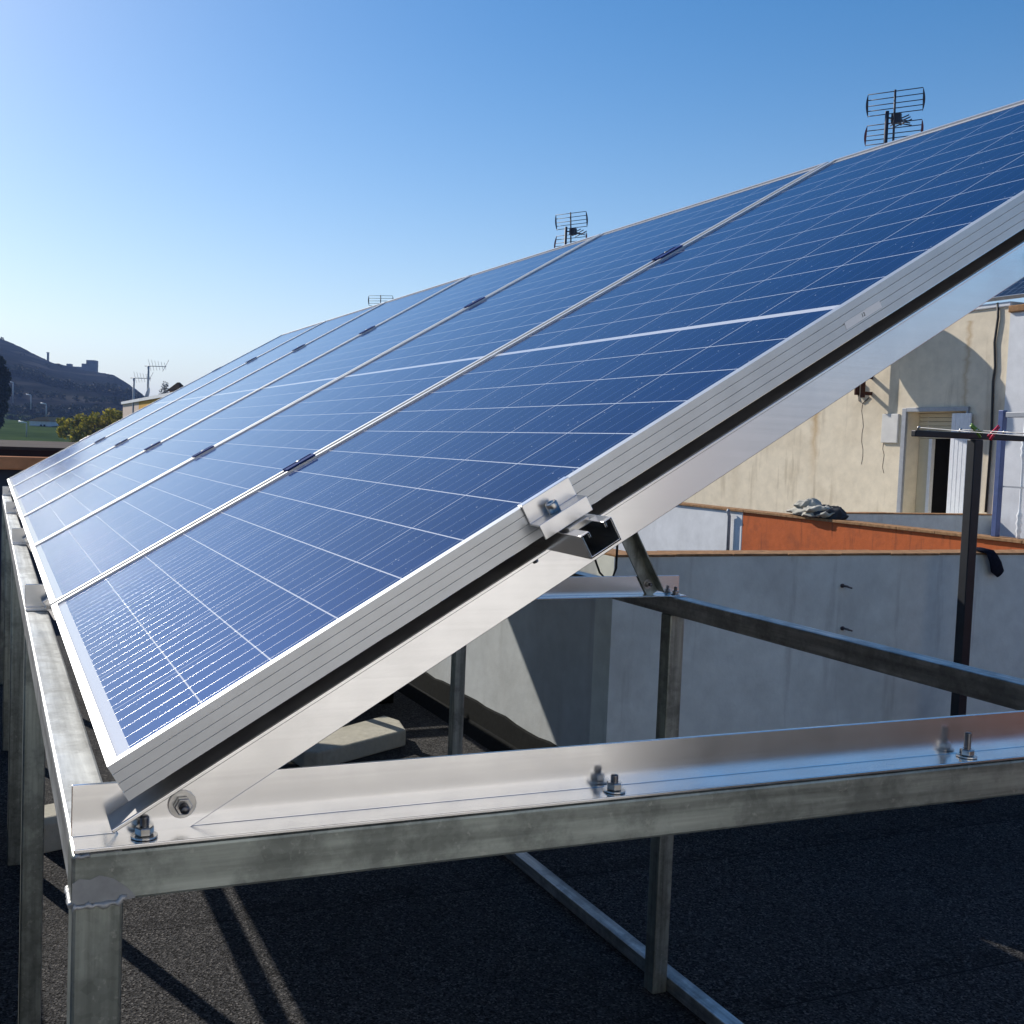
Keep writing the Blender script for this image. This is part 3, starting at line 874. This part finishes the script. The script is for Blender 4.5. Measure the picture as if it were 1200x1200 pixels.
def make_panel(name, label, cat, group=None, cells=None):
    root = bpy.data.objects.new(name, None); root.empty_display_size = 0.1
    COL.objects.link(root); tag(root, label, cat, group)
    sweep_frame(W, L, prof).build('frame', MAT['frame'], root, raw=True)
    m = MB(); m.box((0.0032, 0.0032, -0.0066), (W - 0.0032, L - 0.0032, -0.0035)); m.build('glass', cells or MAT['cells'], root, raw=True)
    m = MB(); m.box((0.0034, 0.0034, -0.0076), (W - 0.0034, L - 0.0034, -0.0067)); m.build('backsheet', MAT['backsheet'], root, raw=True)
    m = MB(); m.box((W / 2 - 0.055, L - 0.20, -0.026), (W / 2 + 0.055, L - 0.11, -0.0078)); m.build('junction_box', MAT['cable'], root, bevel=0.004, raw=True)
    return root
labels = ['nearest solar panel of the array, with a white 12 sticker on its frame edge',
          'second solar panel from the camera in the blue array',
          'third solar panel from the camera in the blue array',
          'fourth solar panel from the camera in the blue array',
          'fifth solar panel from the camera, second from the far end of the array',
          'farthest solar panel, pale with sky glare at the far end of the array']
p0 = make_panel('solar_panel', labels[0], 'solar panel', 'solar panels in the tilted array')
panels = [p0]
for i in range(1, 6):
    c = copy_tree(p0); c['label'] = labels[i]; panels.append(c)
for i, p in enumerate(panels):
    p.matrix_world = Matrix.Translation((i * P + W, 0, 0)) @ LM
# sticker with its number on the near panel's edge
def text_mesh(s, size):
    cu = bpy.data.curves.new('number', 'FONT'); cu.body = s; cu.size = size; cu.align_x = 'CENTER'; cu.align_y = 'CENTER'; cu.extrude = 0.00015
    ob = bpy.data.objects.new('number', cu); COL.objects.link(ob)
    dg = bpy.context.evaluated_depsgraph_get()
    me = bpy.data.meshes.new_from_object(ob.evaluated_get(dg))
    bpy.data.objects.remove(ob)
    return me
STK = (0.997, -0.0225)
m = MB(); m.box((W + 0.0002, STK[0] - 0.030, STK[1] - 0.0045), (W + 0.0005, STK[0] + 0.030, STK[1] + 0.0045))
stk = m.build('sticker', MAT['label'], p0, raw=True)
me = text_mesh('12', 0.0062); me.materials.clear(); me.materials.append(MAT['ink'])
nb = bpy.data.objects.new('number', me); COL.objects.link(nb); nb.parent = stk
nb.matrix_local = Matrix(((0, 0, 1, W + 0.0008), (1, 0, 0, STK[0]), (0, 1, 0, STK[1]), (0, 0, 0, 1)))

# small panel array on the cream house's roof
bp = make_panel('solar_panel', 'dark solar panel fixed on the roof edge of the cream house', 'solar panel', cells=MAT['cells_black'])
a = R(32)
RM = Matrix(((-1, 0, 0, 7.72), (0, -math.cos(a), math.sin(a), YB + 0.06), (0, math.sin(a), math.cos(a), ZR + 0.10), (0, 0, 0, 1)))
Rr = Matrix(((0, -1, 0, 0), (1, 0, 0, 0), (0, 0, 1, 0), (0, 0, 0, 1)))
bp.matrix_world = RM @ Matrix.Translation((L, 0, 0)) @ Rr

# ------------------------------------------------------------------ clamps
def mid_clamp(x, v, label):
    t = empty('mid_clamp', PF(x, v, 0), label, 'clamp', 'mid clamps in the seams between panels')
    m = MB()
    h = 0.0315
    m.prism([(-0.018, 0.0005), (0.018, 0.0005), (0.018, 0.0035), (0.0075, 0.0045), (0.0075, 0.0030), (-0.0075, 0.0030), (-0.0075, 0.0045), (-0.018, 0.0035)], PF(x, v - h, 0), EX, N_, S_, 2 * h)
    m.box((-0.0075, -h, -0.03), (0.0075, h, 0.0004), (EX, S_, N_), PF(x, v, 0))
    m.build('plate', MAT['clamp_dark'], t, bevel=0.0004)
    m = MB(); m.lathe(PF(x, v, 0.003), N_, [(0.0055, 0), (0.0055, 0.0022), (0.0048, 0.0028)], 14); m.build('bolt', MAT['steel_dark'], t)
ords = ['first', 'second', 'third', 'fourth', 'fifth']
for i in range(5):
    for j, v in enumerate(RV):
        mid_clamp((i + 1) * P - (P - W) / 2, v - 0.005, 'small blue-grey clamp in the %s seam from the camera, %s of its two' % (ords[i], ('lower', 'upper')[j]))
def end_clamp(sx, x, v, label):
    t = empty('end_clamp', PF(x, v, 0), label, 'clamp', 'end clamps at the ends of the array')
    h = 0.032
    m = MB()
    p = [(-0.006, 0.0004), (-0.006, 0.0030), (0.0030, 0.0030), (0.0030, -0.0225), (0.0215, -0.0225), (0.0215, -0.0420), (0.0240, -0.0420), (0.0240, -0.0195), (0.0055, -0.0195)]
    p = [(-0.006, 0.0004), (-0.006, 0.0026), (0.0032, 0.0026), (0.0032, -0.0195), (0.0240, -0.0195), (0.0240, -0.0370), (0.0212, -0.0370), (0.0212, -0.0222), (0.0006, -0.0222), (0.0006, 0.0004)]
    m.prism(p, PF(x, v - h, 0), EX * sx, N_, S_, 2 * h)
    m.build('bracket', MAT['alu_cut'], t, bevel=0.0006)
    m = MB(); c = PF(x + sx * 0.0125, v - 0.004, -0.0194)
    pr = [(0.0068, 0), (0.0068, 0.0105), (0.0060, 0.0115), (0.0036, 0.0115), (0.0034, 0.006)]
    m.lathe(c, N_, pr, 20)
    m.build('bolt', MAT['steel'], t)
xe = 5 * P + W
end_clamp(-1, -0.0005, RV[0] - 0.008, 'bare aluminium end clamp with a socket bolt above the open rail end')
end_clamp(-1, -0.0005, RV[1] - 0.008, 'upper aluminium end clamp on the near edge of the nearest panel')
end_clamp(1, xe + 0.0005, RV[0] - 0.008, 'lower aluminium end clamp on the far edge of the array')
end_clamp(1, xe + 0.0005, RV[1] - 0.008, 'upper aluminium end clamp on the far edge of the array')

# cable under the array, behind the second triangle
mb = MB()
pts = [PF(1.75, 1.62, -0.075) + V((0, 0, 0)), V((1.74, -1.50, 0.60)), V((1.72, -1.52, 0.25)), V((1.71, -1.535, 0.0)), V((1.70, -1.55, -0.045)), V((1.68, -1.575, -0.075)), V((1.68, -1.592, -0.03)), V((1.69, -1.60, 0.2)), PF(1.70, 1.75, -0.075)]
mb.tube(pts, 0.0035, 6)
tag(mb.build('panel_cable', MAT['cable'], None, origin=(1.7, -1.53, 0.3)), 'thin black cable looping down behind the second strut', 'cable')

# dark plinth added to shade the roof under the far half of the array
m = MB(); m.prism([(0, 0.001), (1.5, 0.001), (1.5, 0.36), (1.46, 0.40), (0.04, 0.40), (0, 0.36)], (5.0, -0.75, ZF), EX, EZ, -EY, 1.42)
tag(m.build('shade_plinth', MAT['upstand'], None, bevel=0.01, origin=(5.6, -1.5, ZF)), 'low black plinth added under the far half of the array to shade the roof', 'plinth')

# concrete blocks on the roof
def block(name, a, b, wid, h, label, ch=0.06):
    a, b = V(a), V(b); d = (b - a).normalized(); s = d.cross(EZ).normalized()
    m = MB()
    m.prism([(-wid / 2, 0.001), (wid / 2, 0.001), (wid / 2, h - ch), (wid / 2 - ch, h), (-wid / 2 + ch, h), (-wid / 2, h - ch)], a, s, EZ, d, (b - a).length)
    tag(m.build(name, MAT['concrete'], None, bevel=0.008, origin=a), label, 'block')
m = MB()
top = [(3.88, -1.30), (3.84, -1.36), (4.12, -1.91), (4.31, -1.945), (4.43, -1.90), (4.24, -1.58), (4.06, -1.26)]
zt_ = -1.15
m.add([V((x, y, ZF + 0.001)) for x, y in top] + [V((x, y, zt_ - 0.012)) for x, y in top], [tuple(range(7)), tuple(range(7, 14))] + [(i, (i + 1) % 7, 7 + (i + 1) % 7, 7 + i) for i in range(7)])
bl = tag(m.build('concrete_slab', MAT['concrete'], None, bevel=0.010, origin=(4.2, -1.5, ZF)), 'pale beige concrete slab lying on the roof under the array before the rear post', 'slab')
block('concrete_block', (3.20, -0.07, ZF), (3.32, -0.42, ZF), 0.18, 0.13, 'sunlit concrete block on the roof seen between the front posts', 0.02)

# ------------------------------------------------------------------ television antennas
def cam_axes(a):
    return math.cos(a) * r0 + math.sin(a) * V((math.cos(YAW), math.sin(YAW), 0))
def grid_antenna(p, wdir, wid, zroof, label, name='grid_antenna', full=True):
    p = V(p); w_ = V(wdir).normalized(); d_ = w_.cross(EZ).normalized()   # d_: aim, away from or to the viewer
    t = empty(name, (p.x - 0.1, p.y, zroof), label, 'antenna', 'television antennas on the roofs')
    k = wid / 0.8
    mast = p - w_ * 0.10 * k + d_ * 0.05
    m = MB(); m.cyl((mast.x, mast.y, zroof), (mast.x, mast.y, p.z + 0.10 * k), 0.030, 12); m.build('mast', MAT['antenna'], t)
    for (zc, lean, mat) in ((0.235, 0.20, MAT['antenna']), (-0.235, -0.20, MAT['antenna_red'])):
        m = MB()
        up = (EZ + d_ * lean * (1 if zc > 0 else 1)).normalized() if zc > 0 else (EZ - d_ * 0.20).normalized()
        c = p + EZ * zc * k
        for i in range(5):
            o = c + up * (i - 2) * 0.082 * k
            bow = d_ * 0.02 * (abs(i - 2) - 1)
            m.tube([o - w_ * wid / 2 + bow, o + w_ * wid / 2 + bow], 0.0075, 6)
        m.build('reflector', MAT['antenna'], t)
        for s in (-1, 1):
            m = MB(); pr = []
            n = 9
            q = [c + w_ * s * wid / 2 + up * (j / (n - 1) - 0.5) * 0.36 * k for j in range(n)]
            out = [x_ + w_ * s * 0.035 * k * (1 - (2 * j / (n - 1) - 1) ** 2) for j, x_ in enumerate(q)]
            vs = [x_ - d_ * 0.008 for x_ in q + out[::-1]] + [x_ + d_ * 0.008 for x_ in q + out[::-1]]
            nn_ = 2 * n
            m.add(vs, [tuple(range(nn_)), tuple(range(nn_, 2 * nn_))] + [(i, (i + 1) % nn_, nn_ + (i + 1) % nn_, nn_ + i) for i in range(nn_)])
            m.build('end_plate', mat, t)
    m = MB(); m.tube([p + EZ * 0.42 * k + d_ * 0.05, p, p - EZ * 0.42 * k - d_ * 0.03], 0.017, 8); m.build('spine', MAT['antenna'], t)
    m = MB()
    bo = p - EZ * 0.005
    m.tube([mast + EZ * 0.0, bo - d_ * 0.02, bo - d_ * 0.42 * k + w_ * 0.03], 0.014, 8)
    m.box((-0.07, -0.05, -0.07), (0.07, 0.05, 0.08), (w_, d_, EZ), bo - d_ * 0.06 + w_ * 0.02)
    for dd in (0.10, 0.22, 0.36):
        c = bo - d_ * dd * k + w_ * 0.05
        for (sx, sz) in ((1, 0.35), (1, -0.3), (-1, 0.3), (-1, -0.35)):
            m.tube([c, c + (w_ * sx + EZ * sz) * 0.15 * k], 0.010, 6)
    m.build('dipole', MAT['antenna'], t)

def at(u, w, D):
    return CAM + (f_ + r_ * ((u - (600 - 111.08)) / 1279.16) - u_ * ((w - (600 - 12.02)) / 1279.16)) * D
grid_antenna(at(1048, 138, 17.2), cam_axes(R(-33)), 0.80, ZR + 0.09, 'large grid television antenna rising behind the nearest panel')
grid_antenna(at(669, 271, 25.0), cam_axes(R(-40)), 0.80, ZR + 0.09, 'mid-sized grid television antenna showing above the second panel')
grid_antenna(at(446, 361, 36.0), cam_axes(R(-12)), 0.80, 1.0, 'smallest farthest grid television antenna barely showing above the array edge')

# ------------------------------------------------------------------ far houses
fh = empty('far_house', (55, -9, -5), 'pink and yellow house with a flat white-edged roof beyond the array', 'house')
m = MB(); m.box((58.6, -14, -5), (66, -7.3, 1.95)); m.build('pink_wall', plaster('plaster_pink', (0.62, 0.50, 0.42), amount=0.1), fh)
m = MB(); m.box((25.5, -14, -5), (58.59, -7.3, 1.95)); m.build('yellow_wall', plaster('plaster_yellow', (0.66, 0.36, 0.055), amount=0.15), fh)
m = MB(); m.box((25.4, -14.1, 1.95), (66.1, -7.2, 2.10)); m.build('roof', MAT['wall_white'], fh)
m = MB(); m.box((58.5, -7.3, -1.0), (66, -7.1, 0.62)); m.build('balcony', MAT['wall_white'], fh)
def yagi(p, zr, label, h):
    t = empty('aerial_mast', (p[0], p[1], zr), label, 'antenna', 'television antennas on the roofs')
    m = MB(); m.cyl((p[0], p[1], zr), (p[0], p[1], p[2]), 0.055, 8); m.build('mast', MAT['grey_paint'], t)
    m = MB(); c = V(p)
    w_ = r0; 
    k_ = 0.62
    m.tube([c - w_ * 0.2, c + w_ * 1.5 * k_], 0.022, 6)
    for i in range(6):
        q_ = c + w_ * (0.1 + 0.26 * i) * k_; h_ = (1 - .08 * i) * k_ * 0.5
        m.tube([q_ + EZ * h_ - f_ * h_, q_ - EZ * h_ * .7 + f_ * h_], 0.010, 6)
    m.tube([c + w_ * 1.2 * k_ - EZ * 0.25, c + w_ * 1.7 * k_ + EZ * 0.35], 0.014, 6)
    m.build('aerial', MAT['grey_paint'], t)
yagi(at(157, 443, 60), -1.0, 'short thin aerial mast on the wall of the pink house', 3)
yagi(at(174, 429, 57), 2.1, 'tall thin aerial mast on the pink house roof', 3)
dt = empty('satellite_dish', at(172, 466, 56), 'small grey satellite dish on the edge of the pink house roof', 'satellite dish')
dish(at(172, 462, 56), 0.38, (0.3, 0.95, 0.3), 'reflector', MAT['grey_paint'], dt)
m = MB(); m.cyl(at(172, 469.5, 56.0), at(172, 462, 56.2), 0.05, 8); m.build('stand', MAT['grey_paint'], dt)
ch = empty('chimney', (0, 0, 0), 'brown brick chimney with a pointed cap above the yellow house', 'chimney')
cpos = at(209, 462, 50); ch.location = (cpos.x, cpos.y, 2.1)
m = MB(); m.box((cpos.x - .35, cpos.y - .35, 2.1), (cpos.x + .35, cpos.y + .35, cpos.z + 0.12)); m.build('stack', plain('brown_brick', (0.16, 0.075, 0.022), 0.9, 0, 0.3, 6), ch)
m = MB(); m.lathe((cpos.x, cpos.y, cpos.z + 0.12), EZ, [(0.56, 0), (0.45, 0.10), (0.06, 0.42)], 4, False); m.build('cap', plain('dark_tile', (0.05, 0.03, 0.02), 0.9), ch)

# neighbouring roof beyond the far end, left
nb_ = empty('neighbour_roof', (19, 1, -5), 'brown flat roof with a terracotta edge beyond the far end of the array', 'house')
m = MB(); m.box((14.0, -4, 0.035), (22, 14, 0.075)); m.build('roof', plain('brown_roof', (0.055, 0.040, 0.034), 0.9, 0, 0.25, 1.5), nb_)
m = MB(); m.box((14.02, -4, -0.06), (21.9, 14, 0.034)); m.build('fascia', plain('dark_fascia', (0.045, 0.022, 0.016), 0.9, 0, 0.3, 3), nb_)
m = MB(); m.box((13.7, -4, -0.215), (14.0, 14, -0.045)); m.build('terracotta_edge', plain('terracotta', (0.72, 0.27, 0.11), 0.85, 0, 0.25, 3), nb_, bevel=0.02)
m = MB(); m.box((13.9, -3.9, -5), (21.8, 13.9, -0.061)); m.build('wall', plain('slate_wall', (0.06, 0.062, 0.075), 0.9, 0, 0.2, 2), nb_)

# ------------------------------------------------------------------ ground, hills, castle, trees
from mathutils import noise as mnoise
def hz(u): return 500.66 + 0.0357 * (u + 13)
ridge_px = [(-900, 492), (-500, 488), (-250, 488), (-120, 482), (-70, 480), (-45, 462), (-28, 425), (-14, 402), (0, 399), (20, 407), (40, 417), (60, 427), (100, 437), (113, 438), (133, 441), (150, 451), (165, 462), (178, 473), (200, 484), (240, 490), (400, 500), (900, 505)]
def lerp_tab(tab, x):
    if x <= tab[0][0]: return tab[0][1]
    for (a, b), (c, d) in zip(tab, tab[1:]):
        if x <= c: return b + (d - b) * (x - a) / (c - a)
    return tab[-1][1]
DR = 470.0
ridge = []
for (u, w) in ridge_px:
    p = at(u, w, 1.0) - CAM
    ridge.append((math.atan2(p.y, p.x), p.z / math.hypot(p.x, p.y)))
ridge.sort()
amin, amax = ridge[0][0], ridge[-1][0]
def ridge_el(a):
    if a > amax: return max(0.02, ridge[-1][1] * (1 - (a - amax) * 0.8))
    if a < amin: return 0.02
    return lerp_tab(ridge, a)
def sstep(a, b, x):
    t = min(1, max(0, (x - a) / (b - a))); return t * t * (3 - 2 * t)
def height(a, r):
    e = ridge_el(a)
    top = e * DR + CAM.z
    z = -5.0 + 3.6 * sstep(55, 105, r) + 4.6 * sstep(100, 210, r)
    k = sstep(185, DR, r) ** 1.15
    z = z * (1 - k) + top * k
    if r > DR: z = top - (r - DR) * 0.05
    n = mnoise.noise(V((r * math.cos(a) * 0.012, r * math.sin(a) * 0.012, 1.7))) * 5.0 + mnoise.noise(V((r * math.cos(a) * 0.05, r * math.sin(a) * 0.05, 4.7))) * 1.6
    z += n * sstep(120, 260, r) * (1 - sstep(DR * 0.86, DR, r))
    if abs(r - DR) < 60: z += mnoise.noise(V((a * 260, 2, 0))) * 0.35
    return z
rs = [0, 15, 30, 45, 60, 75, 90, 105, 120, 140, 160, 180, 200, 220, 240, 260, 280, 300, 320, 340, 360, 380, 400, 420, 440, 455, 470, 500, 600, 900, 2500, 5000]
na = 720
angs = []
a = -math.pi
while a < math.pi - 1e-6:
    angs.append(a)
    a += R(0.10) if -R(14) < a < R(6) else R(1.5)
vs, fs = [], []
for r in rs:
    for a in angs:
        z = height(a, r) if r < 900 else -20.0
        vs.append((r * math.cos(a), r * math.sin(a), z))
na = len(angs)
for i in range(len(rs) - 1):
    for k in range(na):
        k2 = (k + 1) % na
        fs.append((i * na + k, i * na + k2, (i + 1) * na + k2, (i + 1) * na + k))
m = NT('hillside')
tc = m.coord('Object')
n1 = m.noise(tc, 0.012, 6, 0.6); n2 = m.noise(tc, 0.09, 6, 0.7)
geo = m.n('ShaderNodeNewGeometry'); sx = m.n('ShaderNodeSeparateXYZ'); m.put(sx.inputs[0], geo.outputs['Position'])
grass = m.mix(m.ramp(n2, [(0.35, 0.0), (0.65, 1.0)]), (0.030, 0.050, 0.016), (0.060, 0.090, 0.028))
scrub = m.mix(m.ramp(n2, [(0.35, 0.0), (0.65, 1.0)]), (0.008, 0.011, 0.011), (0.022, 0.022, 0.022))
ter = m.noise(m.coord('Object', (0.006, 0.006, 0.22)), 1.6, 5, 0.65)
scrub = m.mix(m.ramp(ter, [(0.52, 0.0), (0.62, 1.0)]), scrub, (0.060, 0.056, 0.050))
scrub = m.mix(m.ramp(ter, [(0.36, 1.0), (0.44, 0.0)]), scrub, (0.004, 0.007, 0.006))
hi = m.ramp(m.math('DIVIDE', m.math('ADD', sx.outputs[2], m.math('MULTIPLY', n1, 4.0)), 10.0), [(0.42, 0.0), (0.56, 1.0)])
town = m.mix(m.ramp(n2, [(0.4, 0.0), (0.6, 1.0)]), (0.09, 0.08, 0.07), (0.16, 0.14, 0.12))
ahead = m.math('MULTIPLY', m.math('GREATER_THAN', sx.outputs[0], 45.0), m.math('LESS_THAN', m.math('ABSOLUTE', sx.outputs[1]), 90.0))
grass = m.mix(ahead, town, grass)
m.set(Base_Color=m.mix(hi, grass, scrub), Roughness=0.95)
m.p.inputs['Specular IOR Level'].default_value = 0.0
mb = MB(); mb.add(vs, fs, True)
tag(mb.build('hills', m.m, raw=True), kind='structure')

stone = plain('castle_stone', (0.16, 0.15, 0.15), 0.95, 0, 0.25, 0.4)
cs = empty('castle_ruin', at(100, 438, 470), 'square ruined castle keep with a low wall on the hill ridge', 'castle')
def ray_box(u0_, u1_, w0, w1, D, dep):
    p = at((u0_ + u1_) / 2, (w0 + w1) / 2, D); k = D / 1279.16
    hw, hh = (u1_ - u0_) / 2 * k, (w1 - w0) / 2 * k
    return (( -hw, -dep / 2, -hh), (hw, dep / 2, hh), (r0, V((math.cos(YAW), math.sin(YAW), 0)), EZ), p)
m = MB()
lo, hi_, ax, org = ray_box(103, 113, 422.5, 441, 466, 5); m.box(lo, hi_, ax, org)
m.build('keep', stone, cs)
m = MB()
for q in ((97, 103.2, 426.5, 441), (86, 97.2, 430, 441)):
    lo, hi_, ax, org = ray_box(*q, 466.5, 3.5); m.box(lo, hi_, ax, org)
lo, hi_, ax, org = ray_box(79, 84, 426.5, 440, 467, 3); m.box(lo, hi_, ax, org)
m.build('wall', stone, cs)
tw = empty('stone_pillar', at(56, 428, 465), 'slender stone pillar on the hill ridge left of the castle', 'pillar')
m = MB(); lo, hi_, ax, org = ray_box(55.2, 57.2, 413.5, 430, 465, 0.8); m.box(lo, hi_, ax, org); m.build('shaft', stone, tw)
m = MB(); lo, hi_, ax, org = ray_box(54.9, 57.5, 412.8, 413.6, 465, 1.0); m.box(lo, hi_, ax, org); m.build('cap', stone, tw)

def foliage(name, c1, c2, c3=None):
    m = NT(name)
    oi = m.n('ShaderNodeNewGeometry')
    rp = oi.outputs['Random Per Island']
    col = m.mix(rp, c1, c2)
    if c3: col = m.mix(m.math('GREATER_THAN', rp, 0.80), col, c3)
    m.set(Base_Color=col, Roughness=0.7)
    m.p.inputs['Specular IOR Level'].default_value = 0.1
    tr = m.n('ShaderNodeBsdfTranslucent'); m.put(tr.inputs['Color'], col)
    mx = m.n('ShaderNodeMixShader'); mx.inputs[0].default_value = 0.3
    m.put(mx.inputs[1], m.p.outputs[0]); m.put(mx.inputs[2], tr.outputs[0])
    m.put(m.t.nodes['Material Output'].inputs['Surface'], mx.outputs[0])
    return m.m
def crown(clumps, n, size, seed):
    r2 = random.Random(seed); m = MB()
    tot = sum(c[1] ** 2 for c in clumps)
    for (c, rad, sq) in clumps:
        for _ in range(int(n * rad ** 2 / tot)):
            d = V((r2.gauss(0, 1), r2.gauss(0, 1), r2.gauss(0, 1))).normalized() * rad * (r2.random() ** 0.35)
            d.z *= sq
            p = V(c) + d
            a = V((r2.gauss(0, 1), r2.gauss(0, 1), r2.gauss(0, 1))).normalized()
            b = a.orthogonal().normalized(); cc = a.cross(b)
            s = size * r2.uniform(0.6, 1.3)
            m.add([p - b * s, p - cc * s * 0.5, p + b * s, p + cc * s * 0.5], [(0, 1, 2, 3)])
    return m
def tree(name, base, clumps, n, size, seed, fmat, label, trunk_r=0.15):
    t = empty(name, base, label, 'tree')
    m = MB(); top = V(clumps[0][0])
    m.tube([base, V(base) * 0.5 + top * 0.5 + V((0.1, 0.1, 0)), top], [trunk_r, trunk_r * 0.7, trunk_r * 0.3], 8)
    for c in clumps[1:]:
        m.tube([V(base) * 0.6 + top * 0.4, V(c[0])], [trunk_r * 0.45, trunk_r * 0.12], 6)
    m.build('trunk', plain(name + '_bark', (0.08, 0.06, 0.045), 0.95), t)
    crown(clumps, n, size, seed).build('crown', fmat, t)
    return t
yel = foliage('yellow_green_leaves', (0.090, 0.105, 0.010), (0.38, 0.31, 0.03), (0.55, 0.45, 0.06))
D = 72; k = D / 1279.16
cl_ = []
r2 = random.Random(3)
for (u, w, rp) in ((105, 500, 12), (84, 500, 11), (125, 497, 13), (75, 506, 9), (95, 492, 9), (130, 486, 9), (112, 490, 8), (140, 500, 11), (120, 510, 14), (95, 512, 14), (72, 494, 6), (140, 488, 7), (150, 505, 12)):
    p = at(u, w, D + r2.uniform(-1.5, 1.5)); cl_.append(((p.x, p.y, p.z), rp * k, 0.9))
b = at(108, 560, D); tree('autumn_tree', (b.x, b.y, -3.4), cl_, 4200, 0.13, 4, yel, 'yellow-green autumn tree beyond the brown neighbouring roof', 0.14)
drk = foliage('dark_conifer_leaves', (0.010, 0.016, 0.010), (0.025, 0.036, 0.018))
D = 95; k = D / 1279.16; cl_ = []
for (u, w, rp) in ((-4, 425, 10), (-2, 440, 14), (-3, 458, 15), (-6, 476, 15), (-9, 492, 13), (-8, 412, 6)):
    p = at(u, w, D + r2.uniform(-1, 1)); cl_.append(((p.x, p.y, p.z), rp * k, 1.0))
b = at(-8, 540, D); tree('cypress_tree', (b.x, b.y, -2.5), cl_, 9000, 0.16, 6, drk, 'tall dark conifer cut by the left edge before the hill', 0.25)
# small grey conifer on the far house line
D = 52; p = at(193, 462, D)
tree('potted_conifer', (p.x, p.y, 2.1), [((p.x, p.y, p.z + 0.05), 0.30, 1.2), ((p.x, p.y, p.z + 0.38), 0.18, 1.3), ((p.x, p.y, p.z - 0.2), 0.34, 0.8)], 700, 0.05, 8, foliage('grey_conifer_leaves', (0.08, 0.09, 0.10), (0.20, 0.22, 0.24)), 'small grey-green conifer on the yellow house roof beside the chimney', 0.04)
# woods on the hillside
m = MB()
wood_mat = foliage('hill_wood_leaves', (0.008, 0.014, 0.012), (0.018, 0.026, 0.018))
r3 = random.Random(12)
clumps = []
bands = [(228, 240, 190, 0.9, 1.6), (294, 308, 240, 0.9, 1.7), (258, 266, 90, 0.6, 1.1), (206, 212, 60, 0.7, 1.2), (150, 156, 12, 0.6, 1.0), (340, 440, 60, 0.5, 0.9)]
for (r1_, r2_, n, s1_, s2_) in bands:
    for _ in range(n):
        a = R(r3.uniform(-11.5, 5)); r = r3.uniform(r1_, r2_)
        s = r3.uniform(s1_, s2_)
        clumps.append(((r * math.cos(a) + CAM.x, r * math.sin(a) + CAM.y, height(a, r) + s * 0.6), s, 0.9))
tag(crown(clumps, 46000, 0.34, 13).build('hillside_woods', wood_mat, raw=True), 'dark woods in bands across the hillside', 'woods', kind='stuff')
# valley house
vh = empty('valley_house', at(52, 505, 150), 'small white house with a red-brown roof at the foot of the hill', 'house')
m = MB(); lo, hi_, ax, org = ray_box(42, 66, 494, 512, 150, 5); m.box(lo, hi_, ax, org); m.build('wall', MAT['wall_white'], vh)
m = MB(); k = 150 / 1279.16
m.prism([(-12.8 * k, 0), (12.8 * k, 0), (9 * k, 5.5 * k), (-3 * k, 4.0 * k)], org + V((0, 0, 9.05 * k)) - ax[1] * 2.8, ax[0], EZ, ax[1], 5.6); m.build('roof', MAT['tile'], vh)
m = MB()
for u in (48, 52): 
    lo, hi_, a2, o2 = ray_box(u - 1.1, u + 1.1, 497.5, 501, 147.3, 0.1); m.box(lo, hi_, a2, o2)
m.build('window', MAT['dark'], vh)
# street lamps on the valley road
def lamp(u, wtop, wbot, D, label):
    p, q = at(u, wtop, D), at(u, wbot, D)
    t = empty('street_lamp', q, label, 'street lamp', 'street lamps along the valley road')
    m = MB(); m.cyl((q.x, q.y, q.z), (q.x, q.y, p.z), 0.06 * D / 120, 8); m.build('pole', MAT['grey_paint'], t)
    m = MB(); m.tube([(q.x, q.y, p.z), V((q.x, q.y, p.z + 0.12)) - r0 * 0.9], [0.06, 0.10], 8); m.build('lamp_head', MAT['white_paint'], t)
lamp(31, 495.5, 512, 120, 'street lamp with a white head above the green field')
lamp(54, 473.5, 492, 170, 'street lamp standing above the white valley house roof')
lamp(36, 463, 480, 210, 'street lamp with its arm on the hillside road below the castle')
lamp(15, 448, 472, 230, 'highest street lamp on the hillside, right of the dark conifer')


# dish on a mast, held by the rusty brackets; its shadow lies across the window
sdsh = empty('satellite_dish', (8.97, -9.37, 1.0), 'satellite dish on a wall mast above the cream house window, mostly hidden by the array', 'satellite dish')
m = MB(); m.tube([(8.97, -9.37, 1.02), (8.97, -9.37, 1.95)], 0.026, 10); m.build('mast', MAT['rust'], sdsh)
dish((9.12, -9.0, 2.0), 0.45, (0.32, 0.88, 0.34), 'reflector', MAT['white_paint'], sdsh)
m = MB(); m.tube([(8.97, -9.37, 1.93), (9.03, -9.2, 1.97), (9.10, -9.10, 1.98)], 0.02, 8); m.tube([(9.10, -9.1, 1.62), (9.20, -8.72, 1.80)], 0.012, 8); m.build('arm', MAT['grey_paint'], sdsh)

# blue distance haze over the valley
mb = MB(); mb.box((-300, -1200, -40), (1400, 1200, 48))
hm = bpy.data.materials.new('haze'); hm.use_nodes = True
ht = hm.node_tree; ht.nodes.clear()
ho = ht.nodes.new('ShaderNodeOutputMaterial'); hv = ht.nodes.new('ShaderNodeVolumePrincipled')
hv.inputs['Color'].default_value = (0.36, 0.54, 1.0, 1)
hv.inputs['Density'].default_value = 0.0005
hv.inputs['Anisotropy'].default_value = 0.0
ht.links.new(hv.outputs[0], ho.inputs['Volume'])
hz_box = mb.build('haze', hm, raw=True)
hz_box['kind'] = 'stuff'
